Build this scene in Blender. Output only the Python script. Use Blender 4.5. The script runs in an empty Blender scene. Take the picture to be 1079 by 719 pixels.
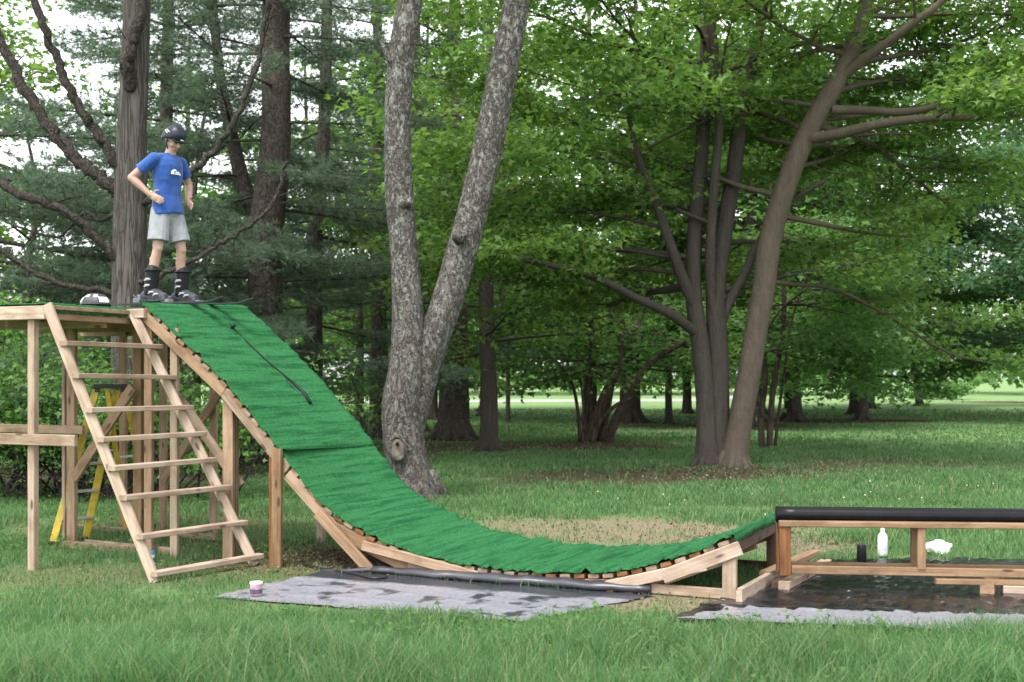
import bpy, bmesh, math, random
import numpy as np
from mathutils import Vector, Matrix, Euler, Quaternion

R = math.radians
PI = math.pi
random.seed(7)
rng = np.random.default_rng(7)
scene = bpy.context.scene
COL = scene.collection

# ------------------------------------------------------------------ camera model used to take measurements
F, CX, HOR, H = 1300.0, 539.5, 396.0, 1.65


def P(px, py, Y):
    return Vector(((px - CX) * Y / F, Y, H - (py - HOR) * Y / F))


def G(px, py, z=0.0):
    Y = (H - z) * F / (py - HOR)
    return Vector(((px - CX) * Y / F, Y, z))


# ------------------------------------------------------------------ object helpers
def tag(o, label=None, cat=None, group=None, kind=None):
    if label: o['label'] = label
    if cat: o['category'] = cat
    if group: o['group'] = group
    if kind: o['kind'] = kind
    return o


def empty(name, loc=(0, 0, 0), rz=0.0):
    o = bpy.data.objects.new(name, None)
    o.empty_display_size = 0.2
    COL.objects.link(o)
    o.location = loc
    o.rotation_euler = (0, 0, rz)
    return o


def link_mesh(name, me, mat, parent=None, loc=None):
    o = bpy.data.objects.new(name, me)
    COL.objects.link(o)
    if mat is not None:
        for m in (mat if isinstance(mat, (list, tuple)) else [mat]):
            me.materials.append(m)
    if parent is not None:
        o.parent = parent
    if loc is not None:
        o.location = loc
    return o


class MB:
    """collects vertices and faces of one mesh"""

    def __init__(s):
        s.v, s.f, s.n, s.mi = [], [], 0, []

    def add(s, verts, faces, mi=0):
        b = s.n
        s.v.extend([tuple(x) for x in verts])
        s.n += len(verts)
        s.f.extend([tuple(i + b for i in f) for f in faces])
        s.mi.extend([mi] * len(faces))

    def mesh(s, name, smooth=False):
        me = bpy.data.meshes.new(name)
        me.from_pydata(s.v, [], s.f)
        me.polygons.foreach_set('material_index', s.mi)
        if smooth:
            me.polygons.foreach_set('use_smooth', [True] * len(me.polygons))
        me.update()
        return me

    def build(s, name, mat, parent=None, smooth=False, loc=None):
        return link_mesh(name, s.mesh(name, smooth), mat, parent, loc)

    def box(s, c, d, rot=None, bev=0.004, mi=0):
        """box centred at c with full size d, with chamfered edges along its length"""
        x, y, z = d[0] / 2, d[1] / 2, d[2] / 2
        b = min(bev, 0.3 * min(x, y, z))
        pts = []
        for sx in (-1, 1):
            xo = x * sx
            for (yy, zz) in ((-y + b, -z), (y - b, -z), (y, -z + b), (y, z - b), (y - b, z), (-y + b, z), (-y, z - b), (-y, -z + b)):
                pts.append(Vector((xo, yy, zz)))
        M = rot if rot is not None else Matrix.Identity(3)
        c = Vector(c)
        pts = [c + M @ p for p in pts]
        fs = [(i, (i + 1) % 8, 8 + (i + 1) % 8, 8 + i) for i in range(8)]
        fs = [tuple(reversed(f)) for f in fs]
        fs += [tuple(range(8)), tuple(range(15, 7, -1))]
        s.add(pts, fs, mi)

    def tube(s, pts, rad, seg=8, cap=True, flute=0.0, seed=0, mi=0, ell=1.0):
        pts = [Vector(p) for p in pts]
        n = len(pts)
        if not hasattr(rad, '__len__'):
            rad = [rad] * n
        rr = random.Random(seed)
        ph = [rr.uniform(0, 6.28) for _ in range(5)]
        t0 = (pts[1] - pts[0]).normalized()
        ref = Vector((0, 1, 0)) if abs(t0.y) < 0.9 else Vector((1, 0, 0))
        u = t0.cross(ref).normalized()
        V, Fc = [], []
        for i in range(n):
            t = (pts[min(i + 1, n - 1)] - pts[max(i - 1, 0)])
            t = t.normalized() if t.length > 1e-9 else t0
            u = (u - t * u.dot(t))
            u = u.normalized() if u.length > 1e-6 else t.orthogonal().normalized()
            w = t.cross(u)
            for k in range(seg):
                a = 2 * PI * k / seg
                r = rad[i]
                if flute:
                    r *= 1 + flute * (0.5 * math.sin(3 * a + ph[0] + .04 * i) + 0.35 * math.sin(5 * a + ph[1] - .03 * i) + .3 * math.sin(2 * a + ph[2] + .09 * i) + rr.uniform(-.35, .35))
                V.append(pts[i] + u * (math.cos(a) * r) + w * (math.sin(a) * r * ell))
        for i in range(n - 1):
            for k in range(seg):
                k2 = (k + 1) % seg
                Fc.append((i * seg + k, i * seg + k2, (i + 1) * seg + k2, (i + 1) * seg + k))
        if cap:
            Fc.append(tuple(reversed(range(seg))))
            Fc.append(tuple(range((n - 1) * seg, n * seg)))
        s.add(V, Fc, mi)

    def lathe(s, prof, c=(0, 0, 0), seg=20, M=None, mi=0):
        c = Vector(c)
        M = M or Matrix.Identity(3)
        V, Fc = [], []
        for (r, z) in prof:
            for k in range(seg):
                a = 2 * PI * k / seg
                V.append(c + M @ Vector((r * math.cos(a), r * math.sin(a), z)))
        m = len(prof)
        for i in range(m - 1):
            for k in range(seg):
                k2 = (k + 1) % seg
                Fc.append((i * seg + k, i * seg + k2, (i + 1) * seg + k2, (i + 1) * seg + k))
        Fc.append(tuple(reversed(range(seg))))
        Fc.append(tuple(range((m - 1) * seg, m * seg)))
        s.add(V, Fc, mi)


def smooth_path(ctrl, rad, per=5):
    """Catmull-Rom through control points with radii"""
    c = [Vector(p) for p in ctrl]
    out, ro = [], []
    n = len(c)
    for i in range(n - 1):
        p0, p1, p2, p3 = c[max(i - 1, 0)], c[i], c[i + 1], c[min(i + 2, n - 1)]
        for k in range(per):
            t = k / per
            out.append(0.5 * ((2 * p1) + (p2 - p0) * t + (2 * p0 - 5 * p1 + 4 * p2 - p3) * t * t + (3 * p1 - p0 - 3 * p2 + p3) * t ** 3))
            ro.append(rad[i] * (1 - t) + rad[i + 1] * t)
    out.append(c[-1]); ro.append(rad[-1])
    return out, ro


# ------------------------------------------------------------------ materials
def new_mat(name):
    m = bpy.data.materials.new(name)
    m.use_nodes = True
    nt = m.node_tree
    for n in list(nt.nodes):
        nt.nodes.remove(n)
    out = nt.nodes.new('ShaderNodeOutputMaterial')
    b = nt.nodes.new('ShaderNodeBsdfPrincipled')
    nt.links.new(b.outputs[0], out.inputs[0])
    return m, nt, b, out


def N(nt, typ, **kw):
    n = nt.nodes.new(typ)
    for k, v in kw.items():
        if k in n.inputs.keys() if hasattr(n.inputs, 'keys') else False:
            n.inputs[k].default_value = v
        else:
            setattr(n, k, v)
    return n


def L(nt, a, b):
    nt.links.new(a, b)


def coords(nt, scale=(1, 1, 1), src='Object', rot=(0, 0, 0)):
    tc = nt.nodes.new('ShaderNodeTexCoord')
    mp = nt.nodes.new('ShaderNodeMapping')
    mp.inputs['Scale'].default_value = scale
    mp.inputs['Rotation'].default_value = rot
    L(nt, tc.outputs[src], mp.inputs['Vector'])
    return mp.outputs[0]


def noise(nt, vec, scale, detail=4, rough=.55, dist=0.0):
    n = nt.nodes.new('ShaderNodeTexNoise')
    n.inputs['Scale'].default_value = scale
    n.inputs['Detail'].default_value = detail
    n.inputs['Roughness'].default_value = rough
    n.inputs['Distortion'].default_value = dist
    if vec is not None:
        L(nt, vec, n.inputs['Vector'])
    return n.outputs['Fac']


def ramp(nt, fac, stops):
    r = nt.nodes.new('ShaderNodeValToRGB')
    el = r.color_ramp.elements
    while len(el) < len(stops):
        el.new(0.5)
    for e, (p, c) in zip(el, stops):
        e.position = p
        e.color = (*c, 1) if len(c) == 3 else c
    L(nt, fac, r.inputs[0])
    return r.outputs[0]


def mixc(nt, fac, a, b, mode='MIX'):
    m = nt.nodes.new('ShaderNodeMix')
    m.data_type = 'RGBA'
    m.blend_type = mode
    for sock, val in ((m.inputs[0], fac), (m.inputs[6], a), (m.inputs[7], b)):
        if isinstance(val, (int, float)):
            sock.default_value = val
        elif isinstance(val, tuple):
            sock.default_value = (*val, 1)
        else:
            L(nt, val, sock)
    return m.outputs[2]


def math_(nt, op, a, b=None, c=None, clamp=False):
    m = nt.nodes.new('ShaderNodeMath')
    m.operation = op
    m.use_clamp = clamp
    for i, val in enumerate((a, b, c)):
        if val is None: continue
        if isinstance(val, (int, float)):
            m.inputs[i].default_value = val
        else:
            L(nt, val, m.inputs[i])
    return m.outputs[0]


def bump(nt, bsdf, hgt, strength=.5, dist=.01):
    b = nt.nodes.new('ShaderNodeBump')
    b.inputs['Strength'].default_value = strength
    b.inputs['Distance'].default_value = dist
    L(nt, hgt, b.inputs['Height'])
    L(nt, b.outputs[0], bsdf.inputs['Normal'])


def grey(v): return (v, v, v)


def mat_wood(name, a, b, dark):
    """sawn lumber, grain along local X"""
    m, nt, bs, out = new_mat(name)
    oi = nt.nodes.new('ShaderNodeObjectInfo')
    tc = nt.nodes.new('ShaderNodeTexCoord')
    add = nt.nodes.new('ShaderNodeVectorMath'); add.operation = 'ADD'
    mul = nt.nodes.new('ShaderNodeVectorMath'); mul.operation = 'SCALE'
    mul.inputs[0].default_value = (13, 7, 31)
    L(nt, oi.outputs['Random'], mul.inputs['Scale'])
    L(nt, tc.outputs['Object'], add.inputs[0]); L(nt, mul.outputs[0], add.inputs[1])
    mp = nt.nodes.new('ShaderNodeMapping'); mp.inputs['Scale'].default_value = (1.2, 26, 26)
    L(nt, add.outputs[0], mp.inputs['Vector'])
    g = noise(nt, mp.outputs[0], 1.6, 6, .6, .8)
    mp2 = nt.nodes.new('ShaderNodeMapping'); mp2.inputs['Scale'].default_value = (2.2, 5, 5)
    L(nt, add.outputs[0], mp2.inputs['Vector'])
    g2 = noise(nt, mp2.outputs[0], 1.5, 4, .6)
    c = ramp(nt, g, [(.34, b), (.58, a)])
    c = mixc(nt, ramp(nt, g2, [(.44, grey(0)), (.70, grey(.8))]), c, dark)
    vo = nt.nodes.new('ShaderNodeTexVoronoi'); vo.inputs['Scale'].default_value = 1.0
    mp3 = nt.nodes.new('ShaderNodeMapping'); mp3.inputs['Scale'].default_value = (3.0, 9, 9)
    L(nt, add.outputs[0], mp3.inputs['Vector']); L(nt, mp3.outputs[0], vo.inputs['Vector'])
    kn = ramp(nt, vo.outputs['Distance'], [(.09, grey(.85)), (.17, grey(0))])
    c = mixc(nt, kn, c, tuple(x * .35 for x in dark))
    hv = nt.nodes.new('ShaderNodeHueSaturation')
    L(nt, c, hv.inputs['Color'])
    L(nt, math_(nt, 'MULTIPLY_ADD', oi.outputs['Random'], .5, .75), hv.inputs['Value'])
    L(nt, math_(nt, 'MULTIPLY_ADD', oi.outputs['Random'], -.25, 1.1), hv.inputs['Saturation'])
    L(nt, hv.outputs[0], bs.inputs['Base Color'])
    bs.inputs['Roughness'].default_value = .72
    bs.inputs['Specular IOR Level'].default_value = .3
    bump(nt, bs, g, .35, .003)
    return m


def mat_bark(name, light, dark, sc=(16, 16, 2.2), bstr=.8, lichen=None, lich_thr=.55, marks=None, plate=False):
    m, nt, bs, out = new_mat(name)
    v = coords(nt, sc)
    g = noise(nt, v, 1.0, 6, .65, .6)
    rg = noise(nt, coords(nt, (sc[0] * .75, sc[1] * .75, sc[2] * (1.5 if plate else .6))), 1.0, 3, .5, 1.6 if plate else .9)
    ridge = math_(nt, 'ABSOLUTE', math_(nt, 'MULTIPLY_ADD', rg, 4.0, -2.0))
    crack = ramp(nt, ridge, [(.0, grey(.25 if bstr > .7 else .72)), (.30, grey(1))])
    fine = noise(nt, coords(nt, (sc[0] * 3, sc[1] * 3, sc[2] * 4)), 1.0, 4, .7)
    h = math_(nt, 'MULTIPLY', math_(nt, 'MULTIPLY_ADD', fine, .35, g), crack)
    c = ramp(nt, h, [(.15, dark), (.85, light)])
    big = noise(nt, coords(nt, (1.3, 1.3, .5)), 1.0, 3)
    c = mixc(nt, ramp(nt, big, [(.35, grey(0)), (.7, grey(.55))]), c, tuple(.55 * x for x in light))
    if lichen:
        ln = noise(nt, coords(nt, (15, 15, 9)), 1.0, 6, .75)
        lm = ramp(nt, ln, [(lich_thr, grey(0)), (lich_thr + .06, grey(1))])
        geo = nt.nodes.new('ShaderNodeTexCoord')
        sx = nt.nodes.new('ShaderNodeSeparateXYZ'); L(nt, geo.outputs['Object'], sx.inputs[0])
        hm = math_(nt, 'MULTIPLY_ADD', sx.outputs['Z'], .16, .35, clamp=True)
        c = mixc(nt, math_(nt, 'MULTIPLY', math_(nt, 'MULTIPLY', lm, .8), hm), c, lichen)
    if marks:
        tc = nt.nodes.new('ShaderNodeTexCoord')
        wn = nt.nodes.new('ShaderNodeTexNoise'); wn.inputs['Scale'].default_value = 14
        wn.inputs['Detail'].default_value = 4
        for (pt, rad, colr) in marks:
            d = nt.nodes.new('ShaderNodeVectorMath'); d.operation = 'DISTANCE'
            L(nt, tc.outputs['Object'], d.inputs[0]); d.inputs[1].default_value = pt
            dd = math_(nt, 'MULTIPLY_ADD', wn.outputs['Fac'], rad * 1.1, d.outputs['Value'])
            mk = math_(nt, 'LESS_THAN', dd, rad * 1.4)
            c = mixc(nt, math_(nt, 'MULTIPLY', mk, .85), c, colr)
    L(nt, c, bs.inputs['Base Color'])
    bs.inputs['Roughness'].default_value = .9
    bs.inputs['Specular IOR Level'].default_value = .15
    bump(nt, bs, h, bstr, .03)
    return m


def mat_leaf(name, stops, trans, tfac=.35, patch=.35, rough=.5):
    """leaf colour varies from leaf to leaf and slowly through the crown; light passes through the leaves"""
    m, nt, bs, out = new_mat(name)
    ge = nt.nodes.new('ShaderNodeNewGeometry')
    c = ramp(nt, ge.outputs['Random Per Island'], stops)
    big = noise(nt, coords(nt, (1, 1, 1)), patch, 2)
    hv = nt.nodes.new('ShaderNodeHueSaturation')
    L(nt, c, hv.inputs['Color'])
    L(nt, math_(nt, 'MULTIPLY_ADD', big, .5, .75), hv.inputs['Value'])
    L(nt, math_(nt, 'MULTIPLY_ADD', big, .04, .48), hv.inputs['Hue'])
    L(nt, hv.outputs[0], bs.inputs['Base Color'])
    bs.inputs['Roughness'].default_value = rough
    bs.inputs['Specular IOR Level'].default_value = .3
    tr = nt.nodes.new('ShaderNodeBsdfTranslucent')
    L(nt, mixc(nt, 1.0, hv.outputs[0], trans, 'MULTIPLY'), tr.inputs['Color'])
    mx = nt.nodes.new('ShaderNodeMixShader'); mx.inputs[0].default_value = tfac
    L(nt, bs.outputs[0], mx.inputs[1]); L(nt, tr.outputs[0], mx.inputs[2])
    L(nt, mx.outputs[0], out.inputs[0])
    return m


def mat_plain(name, col, rough=.5, nz=.15, sc=30, spec=.5, metal=0.0, bstr=.1):
    m, nt, bs, out = new_mat(name)
    g = noise(nt, coords(nt), sc, 4)
    c = ramp(nt, g, [(.3, tuple(x * (1 - nz) for x in col)), (.7, tuple(min(1, x * (1 + nz)) for x in col))])
    L(nt, c, bs.inputs['Base Color'])
    bs.inputs['Roughness'].default_value = rough
    bs.inputs['Specular IOR Level'].default_value = spec
    bs.inputs['Metallic'].default_value = metal
    if bstr: bump(nt, bs, g, bstr, .004)
    return m


M = {}
M['pine_wood'] = mat_wood('pine_lumber', (.38, .29, .215), (.27, .19, .13), (.17, .11, .07))
M['cedar_wood'] = mat_wood('cedar_lumber', (.31, .205, .122), (.205, .125, .07), (.135, .075, .04))
M['red_wood'] = mat_wood('reddish_lumber', (.28, .14, .068), (.17, .078, .036), (.11, .045, .022))
M['dark_wood'] = mat_wood('wet_shaded_lumber', (.10, .055, .035), (.06, .035, .022), (.04, .022, .015))  # dark tone paints shade on the kicker end lumber; also the wet offcut

M['bark_grey'] = mat_bark('bark_furrowed_grey', (.135, .121, .111), (.036, .031, .028), (20, 20, 1.6), 1.0)
M['bark_dead'] = mat_bark('bark_bare_limb', (.085, .073, .064), (.022, .018, .016), (20, 20, 15), 1.0)
M['bark_dark'] = mat_bark('bark_dark', (.12, .09, .072), (.03, .022, .018), (12, 12, 2.2), .8)
M['bark_pine'] = mat_bark('bark_pine_brown', (.105, .088, .077), (.026, .021, .018), (10, 10, 3.0), .9, plate=True)
M['bark_maple'] = mat_bark('bark_maple_smooth', (.080, .069, .060), (.030, .025, .021), (12, 12, 2.0), .6)
M['bark_tan'] = mat_bark('bark_leaning_tan', (.135, .108, .085), (.06, .047, .037), (9, 9, 3), .5)

M['maple_leaf'] = mat_leaf('maple_leaves', [(0, (.066, .128, .036)), (.55, (.125, .218, .060)), (1, (.20, .30, .09))], (1.6, 1.7, .9), .48)
M['dark_leaf'] = mat_leaf('dark_tree_leaves', [(0, (.052, .112, .036)), (.6, (.088, .172, .055)), (1, (.135, .23, .075))], (1.6, 1.8, 1.0), .45)
M['pale_leaf'] = mat_leaf('pale_tree_leaves', [(0, (.07, .15, .045)), (.6, (.11, .21, .06)), (1, (.16, .27, .08))], (1.5, 1.6, .9), .5)
M['blue_leaf'] = mat_leaf('bluish_tree_leaves', [(0, (.058, .125, .062)), (.6, (.086, .175, .085)), (1, (.125, .22, .11))], (1.4, 1.5, 1.1), .45)
M['needles'] = mat_leaf('pine_needles', [(0, (.095, .145, .098)), (.6, (.132, .190, .128)), (1, (.175, .235, .16))], (1.2, 1.3, 1.1), .5, .25, .6)
M['shrub_leaf'] = mat_leaf('shrub_leaves', [(0, (.05, .12, .03)), (.6, (.085, .18, .045)), (1, (.13, .25, .07))], (1.5, 1.6, .9), .45)
M['grass'] = None


# ------------------------------------------------------------------ world, sun, camera
def make_light():
    w = bpy.data.worlds.new('World')
    scene.world = w
    w.use_nodes = True
    nt = w.node_tree
    bg = nt.nodes['Background']
    sky = nt.nodes.new('ShaderNodeTexSky')
    sky.sky_type = 'NISHITA'
    sky.sun_disc = False
    el, az = R(60), R(210)            # az: compass style, from +Y clockwise
    sky.sun_elevation = el
    sky.sun_rotation = az
    sky.air_density = 1.0
    sky.dust_density = 1.5
    sky.ozone_density = 1.0
    hs = nt.nodes.new('ShaderNodeHueSaturation')
    hs.inputs['Saturation'].default_value = .14
    hs.inputs['Value'].default_value = 1.0
    nt.links.new(sky.outputs[0], hs.inputs['Color'])
    nt.links.new(hs.outputs[0], bg.inputs[0])
    bg.inputs[1].default_value = .15
    s = bpy.data.lights.new('sun', 'SUN')
    s.energy = 1.3
    s.angle = R(25)
    s.color = (1.0, .96, .90)
    so = bpy.data.objects.new('sun', s)
    COL.objects.link(so)
    d = Vector((math.sin(az) * math.cos(el), math.cos(az) * math.cos(el), math.sin(el)))
    so.rotation_euler = d.to_track_quat('Z', 'Y').to_euler()
    so.location = (0, 0, 30)


def make_camera():
    c = bpy.data.cameras.new('camera')
    c.sensor_width = 36
    c.lens = F / 1079 * 36
    c.shift_y = (HOR - 359.5) / 1079
    c.clip_end = 2000
    c.dof.use_dof = True
    c.dof.focus_distance = 10.8
    c.dof.aperture_fstop = 3.2
    o = bpy.data.objects.new('camera', c)
    COL.objects.link(o)
    o.location = (0, 0, H)
    o.rotation_euler = (R(90), 0, 0)
    scene.camera = o


make_light()
make_camera()
scene.view_settings.view_transform = 'Standard'
scene.view_settings.look = 'None'
scene.view_settings.gamma = 1
scene.view_settings.exposure = 1.75
cy = scene.cycles
cy.max_bounces = 8
cy.diffuse_bounces = 4
cy.glossy_bounces = 2
cy.transmission_bounces = 5
cy.use_denoising = True
cy.sample_clamp_indirect = 6


# ------------------------------------------------------------------ numpy value noise
_lat = rng.random((256, 256))


def vnoise(x, y):
    xi, yi = np.floor(x).astype(int), np.floor(y).astype(int)
    fx, fy = x - xi, y - yi
    fx, fy = fx * fx * (3 - 2 * fx), fy * fy * (3 - 2 * fy)
    a = _lat[xi % 256, yi % 256]; b = _lat[(xi + 1) % 256, yi % 256]
    c = _lat[xi % 256, (yi + 1) % 256]; d = _lat[(xi + 1) % 256, (yi + 1) % 256]
    return (a * (1 - fx) + b * fx) * (1 - fy) + (c * (1 - fx) + d * fx) * fy


def fbm(x, y, o=3):
    s, a, t = 0, .5, 0
    for k in range(o):
        s = s + a * vnoise(x * 2 ** k + 17 * k, y * 2 ** k + 31 * k); t += a; a *= .5
    return s / t


# ------------------------------------------------------------------ ground layout
# worn / litter patches: (px centre, py centre) on the ground, half size in metres, kind
def gp(px, py): v = G(px, py); return (v.x, v.y)


TARP_L = [gp(222, 631), gp(548, 657), gp(692, 629), gp(340, 603)]
TARP_R = [gp(700, 655), gp(1120, 674), gp(1120, 590), gp(868, 592)]
DIRT = [  # centre x, y, half x, half y, rotation, strength, kind(0 straw, 1 brown litter)
    (*gp(665, 560), 2.1, 1.35, -.25, .86, 0),
    (*gp(690, 632), .75, .55, -.3, .82, 0),
    (*gp(820, 575), .9, .9, 0, .7, 0),
    (*gp(150, 606), 2.3, .62, .1, .62, 2),
    (*gp(330, 597), 1.1, .5, -.3, .8, 2),
    (*gp(200, 560), 2.2, 1.6, -.3, .55, 2),
    (*gp(400, 592), 1.0, .55, -.45, .95, 1),  # dark soil under the ramp, its tone also painting the shade there
    (*gp(262, 580), 1.1, .7, -.4, .6, 1),  # second dark soil patch, likewise standing in for the ramp's shade
    (*gp(655, 503), 2.6, 2.1, .1, .86, 1),
    (*gp(780, 499), 1.9, 1.7, 0, .86, 1),
    (*gp(905, 489), 3.2, 2.2, 0, .72, 1),
    (*gp(630, 470), 2.2, 2.0, 0, .9, 1),
    (*gp(490, 470), 3.0, 2.0, 0, .8, 1),
    (*gp(880, 444), 5.5, 2.6, 0, 1.0, 1),
    (*gp(740, 450), 4.0, 3.0, 0, .8, 1),
    (*gp(80, 500), 4.5, 2.6, 0, .9, 1),
    (*gp(330, 480), 5.0, 3.0, 0, .7, 1),
    (*gp(1075, 424), 4, 3, 0, 1.0, 1),
]


def in_poly(x, y, poly):
    inside = np.zeros(x.shape, bool)
    n = len(poly)
    for i in range(n):
        x1, y1 = poly[i]; x2, y2 = poly[(i + 1) % n]
        c = ((y1 > y) != (y2 > y)) & (x < (x2 - x1) * (y - y1) / (y2 - y1 + 1e-12) + x1)
        inside ^= c
    return inside


def dirt_val(x, y):
    out = np.zeros(x.shape)
    for (cx, cyy, a, b, ro, st, k) in DIRT:
        dx, dy = x - cx, y - cyy
        u = (dx * math.cos(ro) + dy * math.sin(ro)) / a
        v = (-dx * math.sin(ro) + dy * math.cos(ro)) / b
        d = np.sqrt(u * u + v * v) + (fbm(x * 1.3, y * 1.3) - .5) * .9
        out = np.maximum(out, np.clip((1.15 - d) / .5, 0, 1) * st)
    return out


def mat_ground():
    m, nt, bs, out = new_mat('lawn_soil_and_turf')
    tc = nt.nodes.new('ShaderNodeTexCoord')
    pos = tc.outputs['Object']
    n1 = noise(nt, pos, 1.1, 5, .6)
    n2 = noise(nt, pos, 9, 5, .65)
    n3 = noise(nt, pos, 60, 4, .7)
    n4 = noise(nt, pos, .12, 3)
    g = ramp(nt, n2, [(.3, (.070, .135, .050)), (.7, (.130, .210, .080))])
    g = mixc(nt, ramp(nt, n1, [(.45, grey(0)), (.75, grey(.6))]), g, (.13, .165, .06))
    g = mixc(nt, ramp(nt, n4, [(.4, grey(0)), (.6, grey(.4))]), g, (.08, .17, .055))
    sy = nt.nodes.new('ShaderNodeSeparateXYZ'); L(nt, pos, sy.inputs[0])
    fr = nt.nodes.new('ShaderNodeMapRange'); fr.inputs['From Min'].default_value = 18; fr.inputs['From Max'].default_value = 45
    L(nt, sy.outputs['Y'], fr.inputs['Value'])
    g = mixc(nt, fr.outputs[0], g, ramp(nt, n1, [(.3, (.135, .23, .085)), (.7, (.185, .28, .11))]))   # mown open meadow past the trees, its sunlight painted in as paler grass
    straw = ramp(nt, n3, [(.3, (.13, .095, .062)), (.55, (.25, .195, .135)), (.75, (.35, .285, .21))])
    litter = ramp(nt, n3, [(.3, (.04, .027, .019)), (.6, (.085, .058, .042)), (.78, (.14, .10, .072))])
    mossy = ramp(nt, n3, [(.3, (.075, .07, .035)), (.6, (.16, .145, .07)), (.8, (.27, .23, .14))])
    c = g
    warp = math_(nt, 'MULTIPLY_ADD', noise(nt, pos, 1.6, 5, .7), 1.3, -.65)
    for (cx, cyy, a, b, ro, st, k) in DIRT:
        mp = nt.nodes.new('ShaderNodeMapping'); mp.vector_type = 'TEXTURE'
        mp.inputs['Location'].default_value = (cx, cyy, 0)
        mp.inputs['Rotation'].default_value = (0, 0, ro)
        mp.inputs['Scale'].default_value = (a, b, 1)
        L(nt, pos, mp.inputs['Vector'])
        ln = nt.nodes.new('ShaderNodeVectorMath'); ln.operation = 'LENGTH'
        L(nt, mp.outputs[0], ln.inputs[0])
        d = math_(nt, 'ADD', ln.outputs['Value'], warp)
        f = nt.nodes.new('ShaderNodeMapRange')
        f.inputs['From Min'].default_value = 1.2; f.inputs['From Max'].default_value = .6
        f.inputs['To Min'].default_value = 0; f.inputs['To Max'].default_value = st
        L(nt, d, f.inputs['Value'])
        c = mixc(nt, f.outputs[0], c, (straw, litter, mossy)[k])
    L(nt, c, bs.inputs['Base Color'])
    bs.inputs['Roughness'].default_value = .95
    bs.inputs['Specular IOR Level'].default_value = .1
    hh = math_(nt, 'MULTIPLY_ADD', n3, .4, n2)
    bump(nt, bs, hh, .9, .04)
    return m


def make_ground():
    mb = MB()
    xs = [-400, -60, -20, 0, 20, 60, 400]
    ys = [-60, 0, 10, 20, 40, 80, 160, 900]
    V = [(x, y, 0) for y in ys for x in xs]
    nx = len(xs)
    Fc = [(j * nx + i, j * nx + i + 1, (j + 1) * nx + i + 1, (j + 1) * nx + i) for j in range(len(ys) - 1) for i in range(nx - 1)]
    mb.add(V, Fc)
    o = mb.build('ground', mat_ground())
    tag(o, 'grassy park ground with worn dirt patches', 'ground', kind='structure')
    # road far behind the trees
    m, nt, bs, out = new_mat('pale_road')
    L(nt, ramp(nt, noise(nt, coords(nt), 3, 4), [(.3, (.26, .26, .25)), (.7, (.36, .355, .34))]), bs.inputs['Base Color'])
    bs.inputs['Roughness'].default_value = .8
    mb = MB()
    pts = [(-60, 71), (-30, 73), (-5, 76), (12, 80), (19, 96), (20, 120)]
    V, Fc = [], []
    for (x, y) in pts:
        V += [(x, y, .004), (x, y + 8, .004)]
    for i in range(len(pts) - 1):
        Fc.append((2 * i, 2 * i + 2, 2 * i + 3, 2 * i + 1))
    mb.add(V, Fc)
    tag(mb.build('road', m), 'pale road passing far behind the trees', 'road', kind='structure')


make_ground()


# ------------------------------------------------------------------ fast leaf / blade meshes
def fast_mesh(name, V, quads):
    """V (n,3) float, quads (m,4) int"""
    me = bpy.data.meshes.new(name)
    me.vertices.add(len(V)); me.vertices.foreach_set('co', np.ascontiguousarray(V, np.float32).ravel())
    nq = len(quads)
    me.loops.add(nq * 4); me.loops.foreach_set('vertex_index', np.ascontiguousarray(quads, np.int32).ravel())
    me.polygons.add(nq)
    me.polygons.foreach_set('loop_start', np.arange(0, nq * 4, 4, dtype=np.int32))
    me.polygons.foreach_set('loop_total', np.full(nq, 4, np.int32))
    me.update(calc_edges=True)
    return me


def fast_mesh_tri(name, V, tris):
    me = bpy.data.meshes.new(name)
    me.vertices.add(len(V)); me.vertices.foreach_set('co', np.ascontiguousarray(V, np.float32).ravel())
    n = len(tris)
    me.loops.add(n * 3); me.loops.foreach_set('vertex_index', np.ascontiguousarray(tris, np.int32).ravel())
    me.polygons.add(n)
    me.polygons.foreach_set('loop_start', np.arange(0, n * 3, 3, dtype=np.int32))
    me.polygons.foreach_set('loop_total', np.full(n, 3, np.int32))
    me.update(calc_edges=True)
    return me


def unit(a):
    return a / (np.linalg.norm(a, axis=1, keepdims=True) + 1e-9)


LEAF_T = np.array([[0, 0, 0], [.52, .34, .10], [.20, .50, .05], [0, 1, -.06], [-.20, .50, .05], [-.52, .34, .10]])
LEAF_Q = np.array([[0, 1, 2, 3], [0, 3, 4, 5]])


def leaf_mesh(name, pos, nrm, direc, size):
    n = len(pos)
    nrm = unit(nrm)
    d = unit(direc - nrm * np.sum(direc * nrm, 1, keepdims=True))
    s = np.cross(d, nrm)
    V = (pos[:, None, :] + size[:, None, None] * (LEAF_T[None, :, 0:1] * s[:, None, :] + LEAF_T[None, :, 1:2] * d[:, None, :] + LEAF_T[None, :, 2:3] * nrm[:, None, :]))
    q = (np.arange(n)[:, None, None] * 6 + LEAF_Q[None]).reshape(-1, 4)
    return fast_mesh(name, V.reshape(-1, 3), q)


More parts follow.
